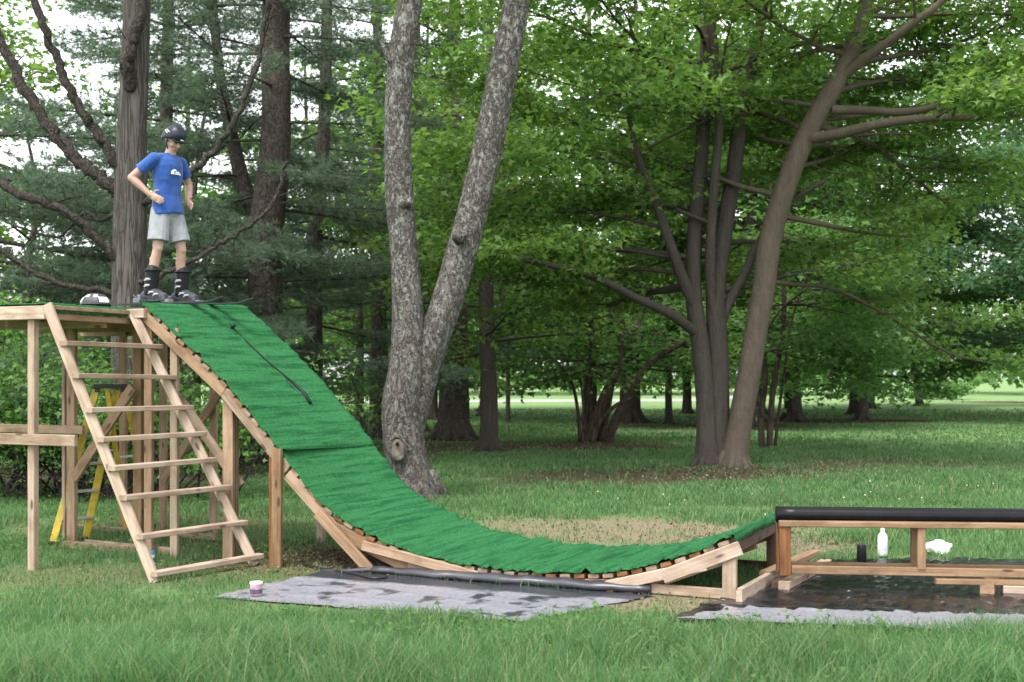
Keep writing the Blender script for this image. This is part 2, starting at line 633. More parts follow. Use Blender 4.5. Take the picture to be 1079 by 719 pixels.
def needle_mesh(name, pos, direc, length, per=9, width=.012, spread=.75):
    n = len(pos)
    d = unit(direc)
    ax = unit(np.cross(d, rng.normal(size=(n, 3))))
    ay = np.cross(d, ax)
    P0 = np.repeat(pos, per, 0); D = np.repeat(d, per, 0); AX = np.repeat(ax, per, 0); AY = np.repeat(ay, per, 0)
    LN = np.repeat(length, per) * rng.uniform(.7, 1.15, n * per)
    a = rng.uniform(0, 2 * PI, n * per); sp = rng.uniform(.25, 1, n * per) * spread
    nd = unit(D + (AX * np.cos(a)[:, None] + AY * np.sin(a)[:, None]) * sp[:, None] - np.array([0, 0, .12]))
    w = unit(np.cross(nd, rng.normal(size=(n * per, 3)))) * width
    V = np.stack([P0 - w * .5, P0 + w * .5, P0 + nd * LN[:, None] + w * .2], 1).reshape(-1, 3)
    return fast_mesh_tri(name, V, np.arange(n * per * 3).reshape(-1, 3))


# ------------------------------------------------------------------ grass blades
def make_grass():
    Xs, Ys, Hs, Ws = [], [], [], []

    def zone(y0, y1, dens, hmin, hmax, w, clumps=1.0):
        hw0 = .45
        xw = hw0 * y1 + .5
        n = int((y1 - y0) * 2 * xw * dens)
        x = rng.uniform(-xw, xw, n); y = rng.uniform(y0, y1, n)
        keep = np.abs(x) < hw0 * y + .5
        cl = fbm(x * 1.7, y * 1.7)
        big = fbm(x * .45 + 50, y * .45)
        keep &= rng.random(n) < np.clip(.25 + 1.6 * (cl - .25) * clumps, .12, 1)
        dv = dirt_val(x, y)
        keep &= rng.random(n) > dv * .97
        jx, jy = x + rng.normal(0, .035, n), y + rng.normal(0, .035, n)
        keep &= ~in_poly(jx, jy, TARP_L) & ~in_poly(jx, jy, TARP_R)
        x, y, cl, big, dv = x[keep], y[keep], cl[keep], big[keep], dv[keep]
        h = rng.uniform(hmin, hmax, len(x)) * (.45 + 1.1 * cl) * (.7 + .6 * big) * (1 - .5 * dv)
        Xs.append(x); Ys.append(y); Hs.append(h); Ws.append(np.full(len(x), w) * rng.uniform(.6, 1.3, len(x)))

    zone(6.0, 7.2, 4200, .10, .23, .0055)
    zone(7.2, 7.8, 4200, .07, .17, .0055)
    zone(7.8, 8.4, 4400, .035, .10, .006)
    zone(8.4, 9.6, 3200, .025, .075, .006)
    zone(9.6, 12.0, 2600, .025, .075, .007)
    zone(12.0, 17.0, 1700, .04, .10, .010)
    zone(17.0, 26.0, 700, .05, .11, .017)
    zone(26.0, 45.0, 110, .04, .09, .032)
    zone(45.0, 60.0, 25, .04, .09, .07)
    x, y, h, w = (np.concatenate(a) for a in (Xs, Ys, Hs, Ws))
    # blades that fall in front of the tarp edges lean over them a little
    n = len(x)
    a = rng.uniform(0, 2 * PI, n)
    bend = h * rng.uniform(.15, .85, n)
    bx, by = np.cos(a) * bend, np.sin(a) * bend
    face = rng.uniform(0, PI, n)
    wx, wy = np.cos(face) * w * .5, np.sin(face) * w * .5
    z0 = np.zeros(n)
    V = np.stack([
        np.stack([x - wx, y - wy, z0], 1), np.stack([x + wx, y + wy, z0], 1),
        np.stack([x + wx * .8 + bx * .35, y + wy * .8 + by * .35, h * .6], 1), np.stack([x - wx * .8 + bx * .35, y - wy * .8 + by * .35, h * .6], 1),
        np.stack([x + wx * .12 + bx, y + wy * .12 + by, h * .95], 1), np.stack([x - wx * .12 + bx, y - wy * .12 + by, h * .95], 1)], 1).reshape(-1, 3)
    q = np.array([[0, 1, 2, 3], [3, 2, 4, 5]])
    Q = (np.arange(n)[:, None, None] * 6 + q[None]).reshape(-1, 4)
    m = mat_leaf('grass_blades', [(0, (.058, .148, .052)), (.5, (.102, .220, .080)), (.85, (.170, .285, .115)), (1, (.30, .30, .17))], (1.3, 1.3, 1.1), .5, .5)
    o = link_mesh('grass', fast_mesh('grass', V, Q), m)
    tag(o, 'green park grass, long in front and short under the trees', 'grass', kind='stuff')
    # broad-leaved weeds and seedlings among the grass
    n = 4100
    yy = np.concatenate([rng.uniform(6.2, 8.3, 900), rng.uniform(11.0, 17, 3200)])
    xx = rng.uniform(-1, 1, n) * (.45 * yy + .3)
    # the left back lawn holds most of the ground ivy
    keep = (~in_poly(xx, yy, TARP_L)) & (~in_poly(xx, yy, TARP_R)) & (rng.random(n) > dirt_val(xx, yy) * .9)
    keep &= (fbm(xx * .9 + 9, yy * .9) > .5) & ((yy < 9.5) | (xx < -1.0))
    xx, yy = xx[keep], yy[keep]
    k = 5
    X = np.repeat(xx, k) + rng.normal(0, .035, len(xx) * k); Y = np.repeat(yy, k) + rng.normal(0, .035, len(xx) * k)
    nn = len(X)
    Z = rng.uniform(.03, .13, nn)
    nr = np.stack([rng.normal(0, .4, nn), rng.normal(-.15, .4, nn), np.ones(nn)], 1)
    dr = rng.normal(size=(nn, 3)) * np.array([1, 1, .2])
    o = link_mesh('ground_weeds', leaf_mesh('ground_weeds', np.stack([X, Y, Z], 1), nr, dr, rng.uniform(.02, .05, nn)), M['shrub_leaf'])
    tag(o, 'low broad leaved weeds scattered through the grass', 'weeds', kind='stuff')
    # dry leaves and straw bits lying on the worn soil
    n = 15000
    ii = rng.integers(0, len(DIRT), n)
    D = np.array([(d[0], d[1], d[2], d[3], d[4]) for d in DIRT])[ii]
    rr = np.sqrt(rng.random(n)) * 1.15; aa = rng.uniform(0, 2 * PI, n)
    u, v = rr * np.cos(aa) * D[:, 2], rr * np.sin(aa) * D[:, 3]
    X = D[:, 0] + u * np.cos(D[:, 4]) - v * np.sin(D[:, 4]); Y = D[:, 1] + u * np.sin(D[:, 4]) + v * np.cos(D[:, 4])
    keep = ~in_poly(X, Y, TARP_L) & ~in_poly(X, Y, TARP_R)
    X, Y = X[keep], Y[keep]; n = len(X)
    sz = rng.uniform(.015, .038, n) * np.clip(Y / 12, .8, 1.8)
    nr = np.stack([rng.normal(0, .5, n), rng.normal(0, .5, n), np.ones(n)], 1)
    m = mat_leaf('dry_leaves', [(0, (.06, .04, .027)), (.6, (.12, .085, .058)), (1, (.24, .18, .125))], (1, 1, 1), .1)
    o = link_mesh('leaf_litter', leaf_mesh('leaf_litter', np.stack([X, Y, rng.uniform(.006, .02, n)], 1), nr, rng.normal(size=(n, 3)) * np.array([1, 1, .1]), sz), m)
    tag(o, 'dry leaves and straw bits on the bare soil', 'leaf litter', kind='stuff')
    # clover flowers
    n = 60
    Y = rng.uniform(13, 30, n); X = rng.uniform(.05, .42, n) * Y
    keep = dirt_val(X, Y) < .3
    X, Y = X[keep], Y[keep]
    mb = MB()
    for x, y in zip(X, Y):
        s = .010 * (y / 16) ** .5
        z = random.uniform(.05, .11)
        mb.add([(x + s, y, z), (x - s, y, z), (x, y + s, z), (x, y - s, z), (x, y, z + s), (x, y, z - s)],
               [(0, 2, 4), (2, 1, 4), (1, 3, 4), (3, 0, 4), (2, 0, 5), (1, 2, 5), (3, 1, 5), (0, 3, 5)])
    tag(mb.build('clover_flowers', mat_plain('clover_white', (.7, .7, .62), .8)), 'tiny white clover flowers in the lawn', 'flowers', kind='stuff')


make_grass()


# ------------------------------------------------------------------ trees
class Leaves:
    def __init__(s): s.p, s.n, s.d, s.s = [], [], [], []

    def add(s, p, n, d, sz): s.p.append(p); s.n.append(n); s.d.append(d); s.s.append(sz)

    def build(s, name, mat, parent):
        return link_mesh(name, leaf_mesh(name, np.concatenate(s.p), np.concatenate(s.n), np.concatenate(s.d), np.concatenate(s.s)), mat, parent)


def np3(v): return np.array((v[0], v[1], v[2]))


def spray(lv, pts, per_m, width, size, tilt=.45, droop=.35):
    """a flat spray of leaves around a twig path"""
    for a, b in zip(pts[:-1], pts[1:]):
        seg = b - a
        n = max(1, int(per_m * seg.length + random.random()))
        t = rng.random(n)[:, None]
        base = np3(a) + t * np3(seg)
        off = rng.normal(0, 1, (n, 3)) * np.array([width, width, width * .38])
        p = base + off
        out = np3(seg.normalized())[None] * .6 + off / (width + 1e-6) * .6
        out[:, 2] -= droop
        nr = rng.normal(0, tilt, (n, 3)); nr[:, 2] += 1.0
        lv.add(p, nr, out + rng.normal(0, .25, (n, 3)), size * rng.uniform(.65, 1.2, n))


def branch(mb, lv, p, d, Lg, r, level, prm):
    """recursive branch; level 0 carries leaves"""
    n = 5 if level else 3
    pts = [Vector(p)]
    d = Vector(d).normalized()
    for i in range(n):
        d = (d + Vector((random.gauss(0, .13), random.gauss(0, .13), random.gauss(0, .09) + prm['rise'] * (1 if level > 1 else .3)))).normalized()
        pts.append(pts[-1] + d * (Lg / n))
    if r > prm.get('minr', .006):
        mb.tube(pts, [r * (1 - .75 * i / n) for i in range(n + 1)], 6 if level > 1 else 4, cap=False)
    if level <= 1:
        spray(lv, pts[(1 if level == 1 else 0):], prm['per_m'] * (.5 if level else 1), prm['w'], prm['size'], prm.get('tilt', .45), prm.get('droop', .35))
        if level == 0:
            return
    k = max(2, int(Lg * prm['kids'][level] + random.random()))
    side = random.choice((-1, 1))
    for j in range(k):
        u = .22 + .78 * (j + random.random() * .8) / k
        u = min(u, .98)
        f = u * n
        i = min(int(f), n - 1)
        q = pts[i].lerp(pts[i + 1], f - i)
        ax = (pts[i + 1] - pts[i]).normalized()
        side = -side
        ang = side * random.uniform(.5, 1.15)
        dd = Quaternion((0, 0, 1), ang) @ ax
        dd.z = dd.z * .6 + random.gauss(0.02, .16)
        branch(mb, lv, q, dd, Lg * random.uniform(.38, .6) * (1.15 - .55 * u), r * .5 * (1 - .5 * u), level - 1, prm)


def trunk_tube(mb, ctrl, rad, seg=14, flute=.06, seed=1, per=6, flare=True):
    pts, rr = smooth_path(ctrl, rad, per)
    if flare:
        z0 = pts[0].z
        rr = [r * (1 + .34 * math.exp(-max(0, p.z - z0) / .22)) for p, r in zip(pts, rr)]
        # sink the base a little
        pts[0] = pts[0] - Vector((0, 0, .12))
    mb.tube(pts, rr, seg, cap=True, flute=flute, seed=seed)
    if flare:
        r0 = rr[0] / 1.34
        q = random.Random(seed * 13 + 1)
        b = Vector((pts[0].x, pts[0].y, z0))
        for k in range(6):
            a = 2 * PI * k / 6 + q.uniform(-.35, .35)
            u = Vector((math.cos(a), math.sin(a), 0)); v = Vector((-u.y, u.x, 0)) * q.uniform(-.5, .5) * r0
            e_ = q.uniform(1.7, 2.6)
            mb.tube([b + u * r0 * .6 + Vector((0, 0, r0 * 1.3)), b + u * r0 * 1.0 + Vector((0, 0, r0 * .55)), b + u * r0 * 1.35 + v * .3 + Vector((0, 0, r0 * .14)), b + u * r0 * e_ + v + Vector((0, 0, -r0 * .12))],
                    [r0 * .34, r0 * .33, r0 * .27, r0 * .12], 7, flute=.1, seed=seed + k)
    return pts, rr


def px_path(lst, Y):
    """(px, py[, dY]) list -> points at depth Y"""
    return [P(a[0], a[1], Y + (a[2] if len(a) > 2 else 0)) for a in lst]


def new_tree(name, base, label, cat='tree', group=None):
    e = empty(name, base)
    tag(e, label, cat, group)
    return e


def rel(pts, base):
    b = Vector(base)
    return [p - b for p in pts]


def sample_at(pts, rr, z):
    for i in range(len(pts) - 1):
        if pts[i].z <= z <= pts[i + 1].z or i == len(pts) - 2:
            t = (z - pts[i].z) / max(1e-6, pts[i + 1].z - pts[i].z)
            t = min(max(t, 0), 1)
            return pts[i].lerp(pts[i + 1], t), rr[i] * (1 - t) + rr[i + 1] * t


# ---- the lichened twin tree right behind the ramp
def tree_twin():
    Y = 16.6
    base = G(437, 525); base.z = 0
    base = Vector(((437 - CX) * Y / F, Y, 0))
    e = new_tree('twin_trunk_tree', base, 'lichen spotted tree forking into two trunks right behind the green ramp')
    sc = Y / F
    mk = [(tuple(P(461, 384, Y - .2) - base), .11, (.20, .045, .03)), (tuple(P(473, 322, Y - .2) - base), .08, (.18, .045, .035)),
          (tuple(P(497, 226, Y - .2) - base), .08, (.17, .06, .045))]
    bark = mat_bark('bark_lichened', (.150, .134, .121), (.046, .040, .036), (15, 15, 4.0), 1.1, lichen=(.27, .285, .26), lich_thr=.52, marks=mk, plate=True)
    mb = MB()
    l = px_path([(437, 525), (428, 480), (424, 430), (430, 385), (430, 330), (426, 270), (421, 210), (419, 150), (420, 100), (424, 50), (432, 0), (440, -60), (450, -160)], Y)
    trunk_tube(mb, rel(l, base), [w * sc / 2 for w in (44, 43, 43, 40, 34, 29, 30, 28, 28, 27, 26, 24, 20)], 18, .05, 3, 7)
    r_ = px_path([(434, 460, .05), (444, 410, .05), (453, 370, .05), (468, 325, .1), (486, 265, .2), (502, 205, .25), (518, 135, .3), (530, 75, .3), (542, 15, .3), (552, -50, .3), (566, -160, .3)], Y)
    trunk_tube(mb, rel(r_, base), [w * sc / 2 for w in (22, 28, 32, 33, 33, 32, 32, 31, 29, 26, 21)], 18, .05, 5, 7, flare=False)
    # stubs and burls
    mb.tube(rel(px_path([(416, 75), (408, 58), (401, 42)], Y - .1), base), [.05, .04, .025], 7, flute=.05)
    mb.tube(rel(px_path([(425, 212, .02), (429, 214, -.20), (430, 212, -.25)], Y), base), [.10, .085, .03], 10, flute=.25, seed=4)
    mb.tube(rel(px_path([(484, 250, .02), (487, 248, -.19), (488, 247, -.24)], Y), base), [.10, .075, .03], 10, flute=.25, seed=6)
    mb.build('trunk', bark, e, smooth=True)
    # knot collar with the dark hole
    kc = P(419, 472, Y - .30) - base
    mbk = MB()
    ring = []
    for k in range(15):
        a = 2 * PI * k / 14
        ring.append(kc + Vector((math.cos(a) * .105, -.0 + .02 * math.sin(a), math.sin(a) * .155)))
    mbk.tube(ring, .035, 7, cap=False, flute=.12, seed=8)
    kn = mbk.build('knot', bark, e, smooth=True)
    mbk = MB()
    mbk.lathe([(.001, .03), (.085, .025), (.09, -.02), (.001, -.06)], kc + Vector((0, .01, -.01)), 14, Matrix.Rotation(R(90), 3, 'X') @ Matrix.Diagonal((1, 1.45, 1)))
    mbk.build('scar', mat_plain('knot_wood', (.15, .125, .10), .85, .4, 14, .2), kn)
    mbk = MB()
    mbk.lathe([(.001, .05), (.026, .045), (.026, 0), (.001, -.02)], kc + Vector((.0, -.012, .05)), 12, Matrix.Rotation(R(90), 3, 'X'))
    mbk.build('hole', mat_plain('hollow_dark', (.012, .01, .01), .95, .2, 10, .1), kn)
    # crown high above the picture
    mbb, lv = MB(), Leaves()
    for (pp, a0) in ((rel([l[-2]], base)[0], 0), (rel([r_[-2]], base)[0], 1)):
        for k in range(6):
            a = k * 1.05 + a0
            branch(mbb, lv, pp + Vector((0, 0, .3 + .25 * k)), (math.cos(a), math.sin(a) * .9 + .2, .5), 2.6, .06, 2, dict(rise=.04, per_m=26, w=.3, size=.17, kids={2: 1.6, 1: 2.2}))
    mbb.build('branches', bark, e, smooth=True)
    lv.build('crown', M['dark_leaf'], e)


tree_twin()


# ---- the bare limbed tree behind the platform
def tree_bare():
    Y = 17.0
    base = Vector(((137 - CX) * Y / F, Y, 0))
    sc = Y / F
    e = new_tree('bare_limbed_tree', base, 'furrowed grey trunk with long bare dead limbs behind the skier and platform')
    mb = MB()
    t = px_path([(137, 522), (136, 480), (136, 400), (136, 320), (136, 250), (137, 190), (139, 130), (142, 70), (144, 10), (146, -60), (150, -200)], Y)
    trunk_tube(mb, rel(t, base), [w * sc / 2 for w in (50, 42, 38, 37, 35, 34, 31, 30, 28, 24, 18)], 22, .07, 11, 8)
    mb.build('trunk', M['bark_grey'], e, smooth=True)

    def limb(lst, w0, w1, mat='bark_dead', seed=0):
        m2 = MB()
        pts = rel(px_path(lst, Y), base)
        n = len(pts)
        p2, r2 = smooth_path(pts, [(w0 + (w1 - w0) * (i / (n - 1))) * .8 * sc / 2 for i in range(n)], 7)
        p2 = [q + Vector((random.gauss(0, .016), 0, random.gauss(0, .016))) for q in p2]
        r2 = [r * random.uniform(.96, 1.06) for r in r2]
        m2.tube(p2, r2, 10, flute=.05, seed=seed)
        # a few dead twigs
        for k in range(4):
            i = random.randint(len(p2) // 3, len(p2) - 3)
            d = (p2[i + 1] - p2[i]).normalized()
            dd = (d + Vector((random.gauss(0, .5), random.gauss(0, .5), random.gauss(0, .5)))).normalized()
            a = p2[i]
            m2.tube([a, a + dd * .25, a + dd * .45 + Vector((0, 0, random.gauss(0, .08)))], [.012, .009, .004], 5)
        m2.build('limb', M[mat], e, smooth=True)
    limb([(134, 215), (118, 196), (95, 178), (70, 157), (45, 125), (25, 92), (8, 58), (-12, 15)], 19, 12, seed=1)
    limb([(132, 190, -.1), (116, 160, -.15), (96, 132, -.2), (76, 100, -.3), (60, 62, -.35), (46, 25, -.4), (32, -15, -.4)], 14, 10, seed=2)
    limb([(134, 285, -.1), (112, 262, -.2), (85, 235, -.35), (55, 216, -.45), (25, 206, -.5), (-10, 188, -.5)], 13, 11, seed=3)
    limb([(134, 318, .1), (105, 305, .2), (75, 302, .3), (45, 292, .3), (22, 278, .3), (-10, 258, .3)], 8, 7, seed=4)
    limb([(140, 215, -.05), (168, 208, -.1), (196, 188, -.1), (222, 163, -.1), (245, 130, 0), (262, 95, .1), (274, 55, .2), (286, -10, .2)], 10, 6, seed=5)
    limb([(140, 300, -.1), (170, 290, -.25), (200, 276, -.3), (232, 257, -.3), (262, 238, -.3), (284, 218, -.3), (295, 197, -.3), (303, 170, -.3)], 7, 4, seed=6)
    limb([(137, 95, -.15), (134, 72, -.28), (138, 45, -.3), (147, 22, -.3), (149, -12, -.3)], 17, 15, seed=7)
    limb([(140, 200, .2), (110, 232, .5), (90, 225, .7), (60, 250, 1), (20, 240, 1.2)], 6, 3, seed=8)
    mbb, lv = MB(), Leaves()
    for k in range(7):
        a = k * .95
        branch(mbb, lv, rel([t[-2]], base)[0] + Vector((0, 0, .9 + .25 * k)), (math.cos(a), math.sin(a), .5), 2.4, .05, 2, dict(rise=.04, per_m=22, w=.3, size=.16, kids={2: 1.6, 1: 2.2}))
    mbb.build('branches', M['bark_grey'], e, smooth=True)
    lv.build('crown', M['shrub_leaf'], e)


tree_bare()


# ---- generic generators -------------------------------------------------------------
def maple(name, base, label, trunks, limbs_auto, prm, bark, leafmat, extra_limbs=(), group=None, seed=1, seg=14):
    """trunks: list of (ctrl world points, radii, flare); limbs_auto: list of (trunk index, z, azimuth, length, pitch)"""
    random.seed(seed)
    e = new_tree(name, base, label, group=group)
    mb = MB()
    paths = []
    for i, (ctrl, rad, fl) in enumerate(trunks):
        paths.append(trunk_tube(mb, rel(ctrl, base), rad, seg, .05, seed + i, 6, fl))
    mb.build('trunk', bark, e, smooth=True)
    mbb, lv = MB(), Leaves()
    for (ti, z, az, Lg, pitch) in limbs_auto:
        p, r = sample_at(*paths[ti], z)
        branch(mbb, lv, p, (math.cos(az), math.sin(az), pitch), Lg, min(r * .4, .012 * Lg + .010), 2 if Lg > 1.6 else 1, prm)
    for (pts, r0, r1) in extra_limbs:
        pts = rel(pts, base)
        n = len(pts)
        p2, r2 = smooth_path(pts, [r0 + (r1 - r0) * i / (n - 1) for i in range(n)], 6)
        mbb.tube(p2, r2, 9, flute=.05, seed=seed)
        m = len(p2)
        for i in range(int(m * .52), m - 1, 2):
            d = (p2[i + 1] - p2[i]).normalized()
            ang = random.choice((-1, 1)) * random.uniform(.6, 1.2)
            dd = Quaternion((0, 0, 1), ang) @ d
            dd.z = dd.z * .6 + random.uniform(-.05, .35)
            branch(mbb, lv, p2[i], dd, random.uniform(1.0, 2.0), r2[i] * .4, 1, prm)
    mbb.build('branches', bark, e, smooth=True)
    lv.build('crown', leafmat, e)
    return e


def auto_limbs(nt, z0, z1, count, len0, len1, pitch=(.05, .5), az0=0.0, azr=2 * PI):
    out = []
    for k in range(count):
        u = k / max(1, count - 1)
        out.append((random.randrange(nt), z0 + (z1 - z0) * u + random.uniform(-.3, .3), az0 + ((k * 2.39996) % (2 * PI)) / (2 * PI) * azr + random.uniform(-.25, .25),
                    (len0 + (len1 - len0) * u) * random.uniform(.8, 1.2), random.uniform(*pitch)))
    return out


# ---- the big many-stemmed maple and the leaning tree beside it
def tree_maples():
    Y = 22.4
    sc = Y / F
    base = Vector(((748 - CX) * Y / F, Y, 0))
    t0 = px_path([(746, 492), (744, 430), (739, 370), (731, 310), (732, 250), (738, 180), (742, 110), (744, 40), (746, -60), (742, -180)], Y)
    t1 = px_path([(756, 492, .1), (757, 430, .05), (757, 370, .05), (754, 310, .1), (762, 250, .2), (772, 190, .3), (780, 130, .3), (792, 70, .3), (806, 0, .2), (820, -120, .2)], Y)
    t2 = px_path([(735, 330, 0), (718, 290, -.2), (702, 245, -.4), (684, 195, -.5), (672, 165, -.6), (660, 110, -.8)], Y)
    t3 = px_path([(757, 405, .12), (753, 345, .04), (748, 280, -.15), (752, 200, -.3), (758, 120, -.4), (752, 40, -.5), (740, -60, -.5)], Y)
    t4 = px_path([(757, 352, .1), (769, 318, .1), (785, 288, .1), (800, 255, 0), (830, 215, -.2), (870, 190, -.4)], Y)
    trunks = [(t0, [w * sc / 2 for w in (25, 21, 20, 18, 16, 15, 14, 12, 10, 7)], True), (t1, [w * sc / 2 for w in (26, 23, 21, 20, 18, 17, 16, 13, 10, 7)], True),
              (t2, [w * sc / 2 for w in (13, 12, 10, 8, 7, 4)], False), (t3, [w * sc / 2 for w in (7, 9, 11, 10, 9, 8, 6)], False), (t4, [w * sc / 2 for w in (9, 11, 10, 8, 6, 4)], False)]
    random.seed(21)
    prm = dict(rise=-.03, per_m=50, w=.2, size=.135, kids={2: 2.0, 1: 2.8}, tilt=.5, droop=.5)
    limbs = []
    for k in range(20):
        u = k / 19
        az = (k * 2.39996) % (2 * PI)
        z = 3.2 + 5.6 * u
        if z < 5.4 and PI < az < 2 * PI: az = PI + (PI - az) if az < 1.5 * PI else az - PI   # keep the stems in view
        limbs.append((random.choice((0, 1, 2, 3)), z, az, random.uniform(2.6, 4.6) * (1 - .2 * u), random.uniform(.05, .55)))
    for k in range(10):   # to the left, and towards the camera higher up
        zz = random.uniform(3.0, 7.4)
        limbs.append((random.choice((0, 2, 2)), zz, random.uniform(PI * .8, PI * (1.12 if zz < 5.4 else 1.5)), random.uniform(3.4, 5.2), random.uniform(.0, .4)))
    for k in range(3):
        limbs.append((random.choice((0, 1)), random.uniform(8.5, 10), random.uniform(0, 6.28), random.uniform(2.2, 3.4), random.uniform(.1, .5)))
    low = px_path([(735, 352, 0), (705, 330, -.6), (672, 315, -1.1), (640, 298, -1.6), (600, 284, -2), (560, 276, -2.3), (520, 268, -2.4)], Y)
    low2 = px_path([(733, 300, 0), (705, 305, .6), (680, 310, 1.2), (640, 322, 1.8)], Y)
    maple('big_maple_tree', base, 'big dark maple with several upright stems from one base right of centre', trunks, limbs, prm, M['bark_maple'], M['maple_leaf'],
          [(low, .10, .03), (low2, .09, .04)], seed=21)
    # leaning
    base = Vector(((774 - CX) * Y / F, Y, 0))
    l0 = px_path([(772, 494, -.1), (780, 445, -.1), (789, 395, -.15), (797, 345, -.2), (805, 300, -.3), (812, 250, -.4), (830, 190, -.5), (852, 138, -.6), (880, 88, -.7), (900, 45, -.7), (914, 0, -.8), (930, -70, -.8), (950, -170, -.8)], Y)
    l1 = px_path([(884, 84, -.7), (905, 66, -.9), (935, 45, -1.1), (965, 22, -1.3), (985, 8, -1.4), (1015, -20, -1.5)], Y)
    trunks = [(l0, [w * sc / 2 for w in (28, 25, 24, 24, 24, 23, 22, 21, 19, 17, 14, 11, 8)], True), (l1, [w * sc / 2 for w in (12, 11, 9, 8, 7, 5)], False)]
    ra = px_path([(848, 146, -.6), (880, 142, -1), (925, 131, -1.5), (985, 124, -2), (1040, 124, -2.4), (1100, 118, -2.7)], Y)
    rb = px_path([(876, 116, -.7), (905, 116, -.8), (950, 118, -1.2), (985, 112, -1.5), (1030, 95, -1.8), (1095, 83, -2)], Y)
    rc = px_path([(812, 205 + 20, -.4), (860, 235, .2), (910, 245, .8), (960, 250, 1.4)], Y)
    rd = px_path([(806, 296, -.3), (840, 300, .6), (880, 305, 1.5), (930, 330, 2.2), (1000, 372, 2.8), (1060, 385, 3)], Y)
    limbs = []
    for k in range(20):
        u = k / 19
        az = (k * 2.39996) % (2 * PI)
        z = 4.4 + 4.2 * u
        if z < 7.4 and PI < az < 2 * PI: az -= PI * random.uniform(.75, 1.0)
        limbs.append((random.choice((0, 0, 1)), z, az, random.uniform(2.8, 4.6) * (1 - .15 * u), random.uniform(.1, .7)))
    for k in range(7):
        limbs.append((0, random.uniform(5.6, 8.4), random.uniform(-.1, 1.2), random.uniform(3.2, 5.2), random.uniform(.0, .55)))
    maple('leaning_maple_tree', base, 'tan barked maple leaning to the right with forked limbs reaching over the lawn', trunks, limbs, prm, M['bark_tan'], M['maple_leaf'],
          [(ra, .11, .035), (rb, .09, .03), (rc, .06, .02), (rd, .05, .015)], seed=33)


tree_maples()


# ---- mid-distance trees with visible trunks
def simple_maple(name, label, px, pybase, wpx, Y=None, lean=0.0, z0=2.2, z1=9, count=16, len0=3.0, len1=2.2, leaf='dark_leaf', bark='bark_maple', size=.17, per_m=26, seed=1,
                 top=12.0, group=None, pitch=(-.1, .35), kids=None, w=.3, az0=0., azr=2 * PI):
    random.seed(seed)
    if Y is None: Y = H * F / (pybase - HOR)
    base = Vector(((px - CX) * Y / F, Y, 0))
    r = wpx * Y / F / 2
    ctrl = [base + Vector((lean * (z / top) * top * .1 + random.gauss(0, .04) * z * .3, random.gauss(0, .05) * z * .3, z)) for z in (0, 1.2, 2.6, top * .4, top * .6, top * .8, top)]
    rad = [r * k for k in (1, .92, .85, .7, .5, .32, .15)]
    prm = dict(rise=.02, per_m=per_m, w=w, size=size, kids=kids or {2: 1.7, 1: 2.2}, tilt=.5, droop=.45, minr=.004)
    return maple(name, base, label, [(ctrl, rad, True)], auto_limbs(1, z0, z1, count, len0, len1, pitch, az0, azr), prm, M[bark], M[leaf], seed=seed, group=group, seg=12)


GB = 'trees standing in the wood behind the ramp'
simple_maple('maple_tree', 'round trunk with low dark foliage between twin tree and the shrub clump', 515, 475, 19, z0=2.1, z1=8.5, count=22, len0=3.0, seed=41, leaf='maple_leaf', size=.15, per_m=36)
simple_maple('maple_tree', 'thick brown trunk with flared base just right of the twin tree', 478, 464, 34, z0=4.4, z1=12, count=16, len0=4, seed=42, bark='bark_pine', leaf='dark_leaf', top=15)
simple_maple('maple_tree', 'dark trunk seen between the ramp edge and the twin tree', 402, 458, 18, z0=3.6, z1=11, count=16, len0=3.6, seed=43, bark='bark_dark', top=14)
simple_maple('young_tree', 'thin dark sapling whose pair of stems stands left of the twin tree', 379, 452, 10, z0=2.0, z1=6.5, count=16, len0=2.2, len1=1.4, seed=44, bark='bark_dark', top=8)
simple_maple('maple_tree', 'wide tan trunk right behind the many stemmed shrub clump', 664, 446, 23, z0=3.4, z1=12, count=18, len0=4.5, seed=45, bark='bark_pine', leaf='maple_leaf', top=15, size=.2)
simple_maple('young_tree', 'slim straight trunk between the shrub clump and big maple', 705, 447, 8, z0=2.6, z1=9, count=14, len0=2.6, seed=46, leaf='dark_leaf', top=11, size=.19)
simple_maple('maple_tree', 'dark trunk on brown litter right behind the slender stems', 836, 444, 19, z0=2.0, z1=11, count=22, len0=4.6, seed=47, leaf='dark_leaf', bark='bark_pine', top=14, size=.2)
simple_maple('maple_tree', 'short dark trunk under low boughs far out on right lawn', 903, 437, 17, z0=1.7, z1=12, count=26, len0=5.5, len1=4, seed=48, leaf='dark_leaf', bark='bark_dark', top=15, size=.22)
simple_maple('young_tree', 'small leaning grey trunk far right beside the round bush', 969, 428, 8, lean=-1.2, z0=2.6, z1=11, count=18, len0=4.4, seed=49, leaf='blue_leaf', top=13, size=.25)
simple_maple('maple_tree', 'pair of far trunks left of the big maple seen as the nearer', 724, 436, 10, z0=3.0, z1=12, count=16, len0=4.5, seed=50, leaf='maple_leaf', top=14, size=.24, bark='bark_pine')
simple_maple('young_tree', 'short slim trunk on bright lawn right of the round trunk', 535, 446, 5, z0=2.0, z1=7, count=12, len0=2.4, seed=51, leaf='pale_leaf', top=9, size=.2)
simple_maple('maple_tree', 'tall tree with bluish leaves rising at right picture edge', 1135, 446, 24, z0=2.6, z1=12, count=30, len0=5.5, len1=4, seed=52, leaf='blue_leaf', top=15, size=.2)
simple_maple('maple_tree', 'bushy tree with pale leaves at the far left edge behind bare limbs', 30, 474, 16, z0=1.5, z1=5.2, count=20, len0=3.6, seed=53, leaf='shrub_leaf', top=7, size=.17)
simple_maple('maple_tree', 'leafy tree filling the gap between bare limbed tree and brown pine', 205, 462, 16, z0=1.4, z1=6.5, count=20, len0=3.4, seed=54, leaf='shrub_leaf', top=9, size=.18)


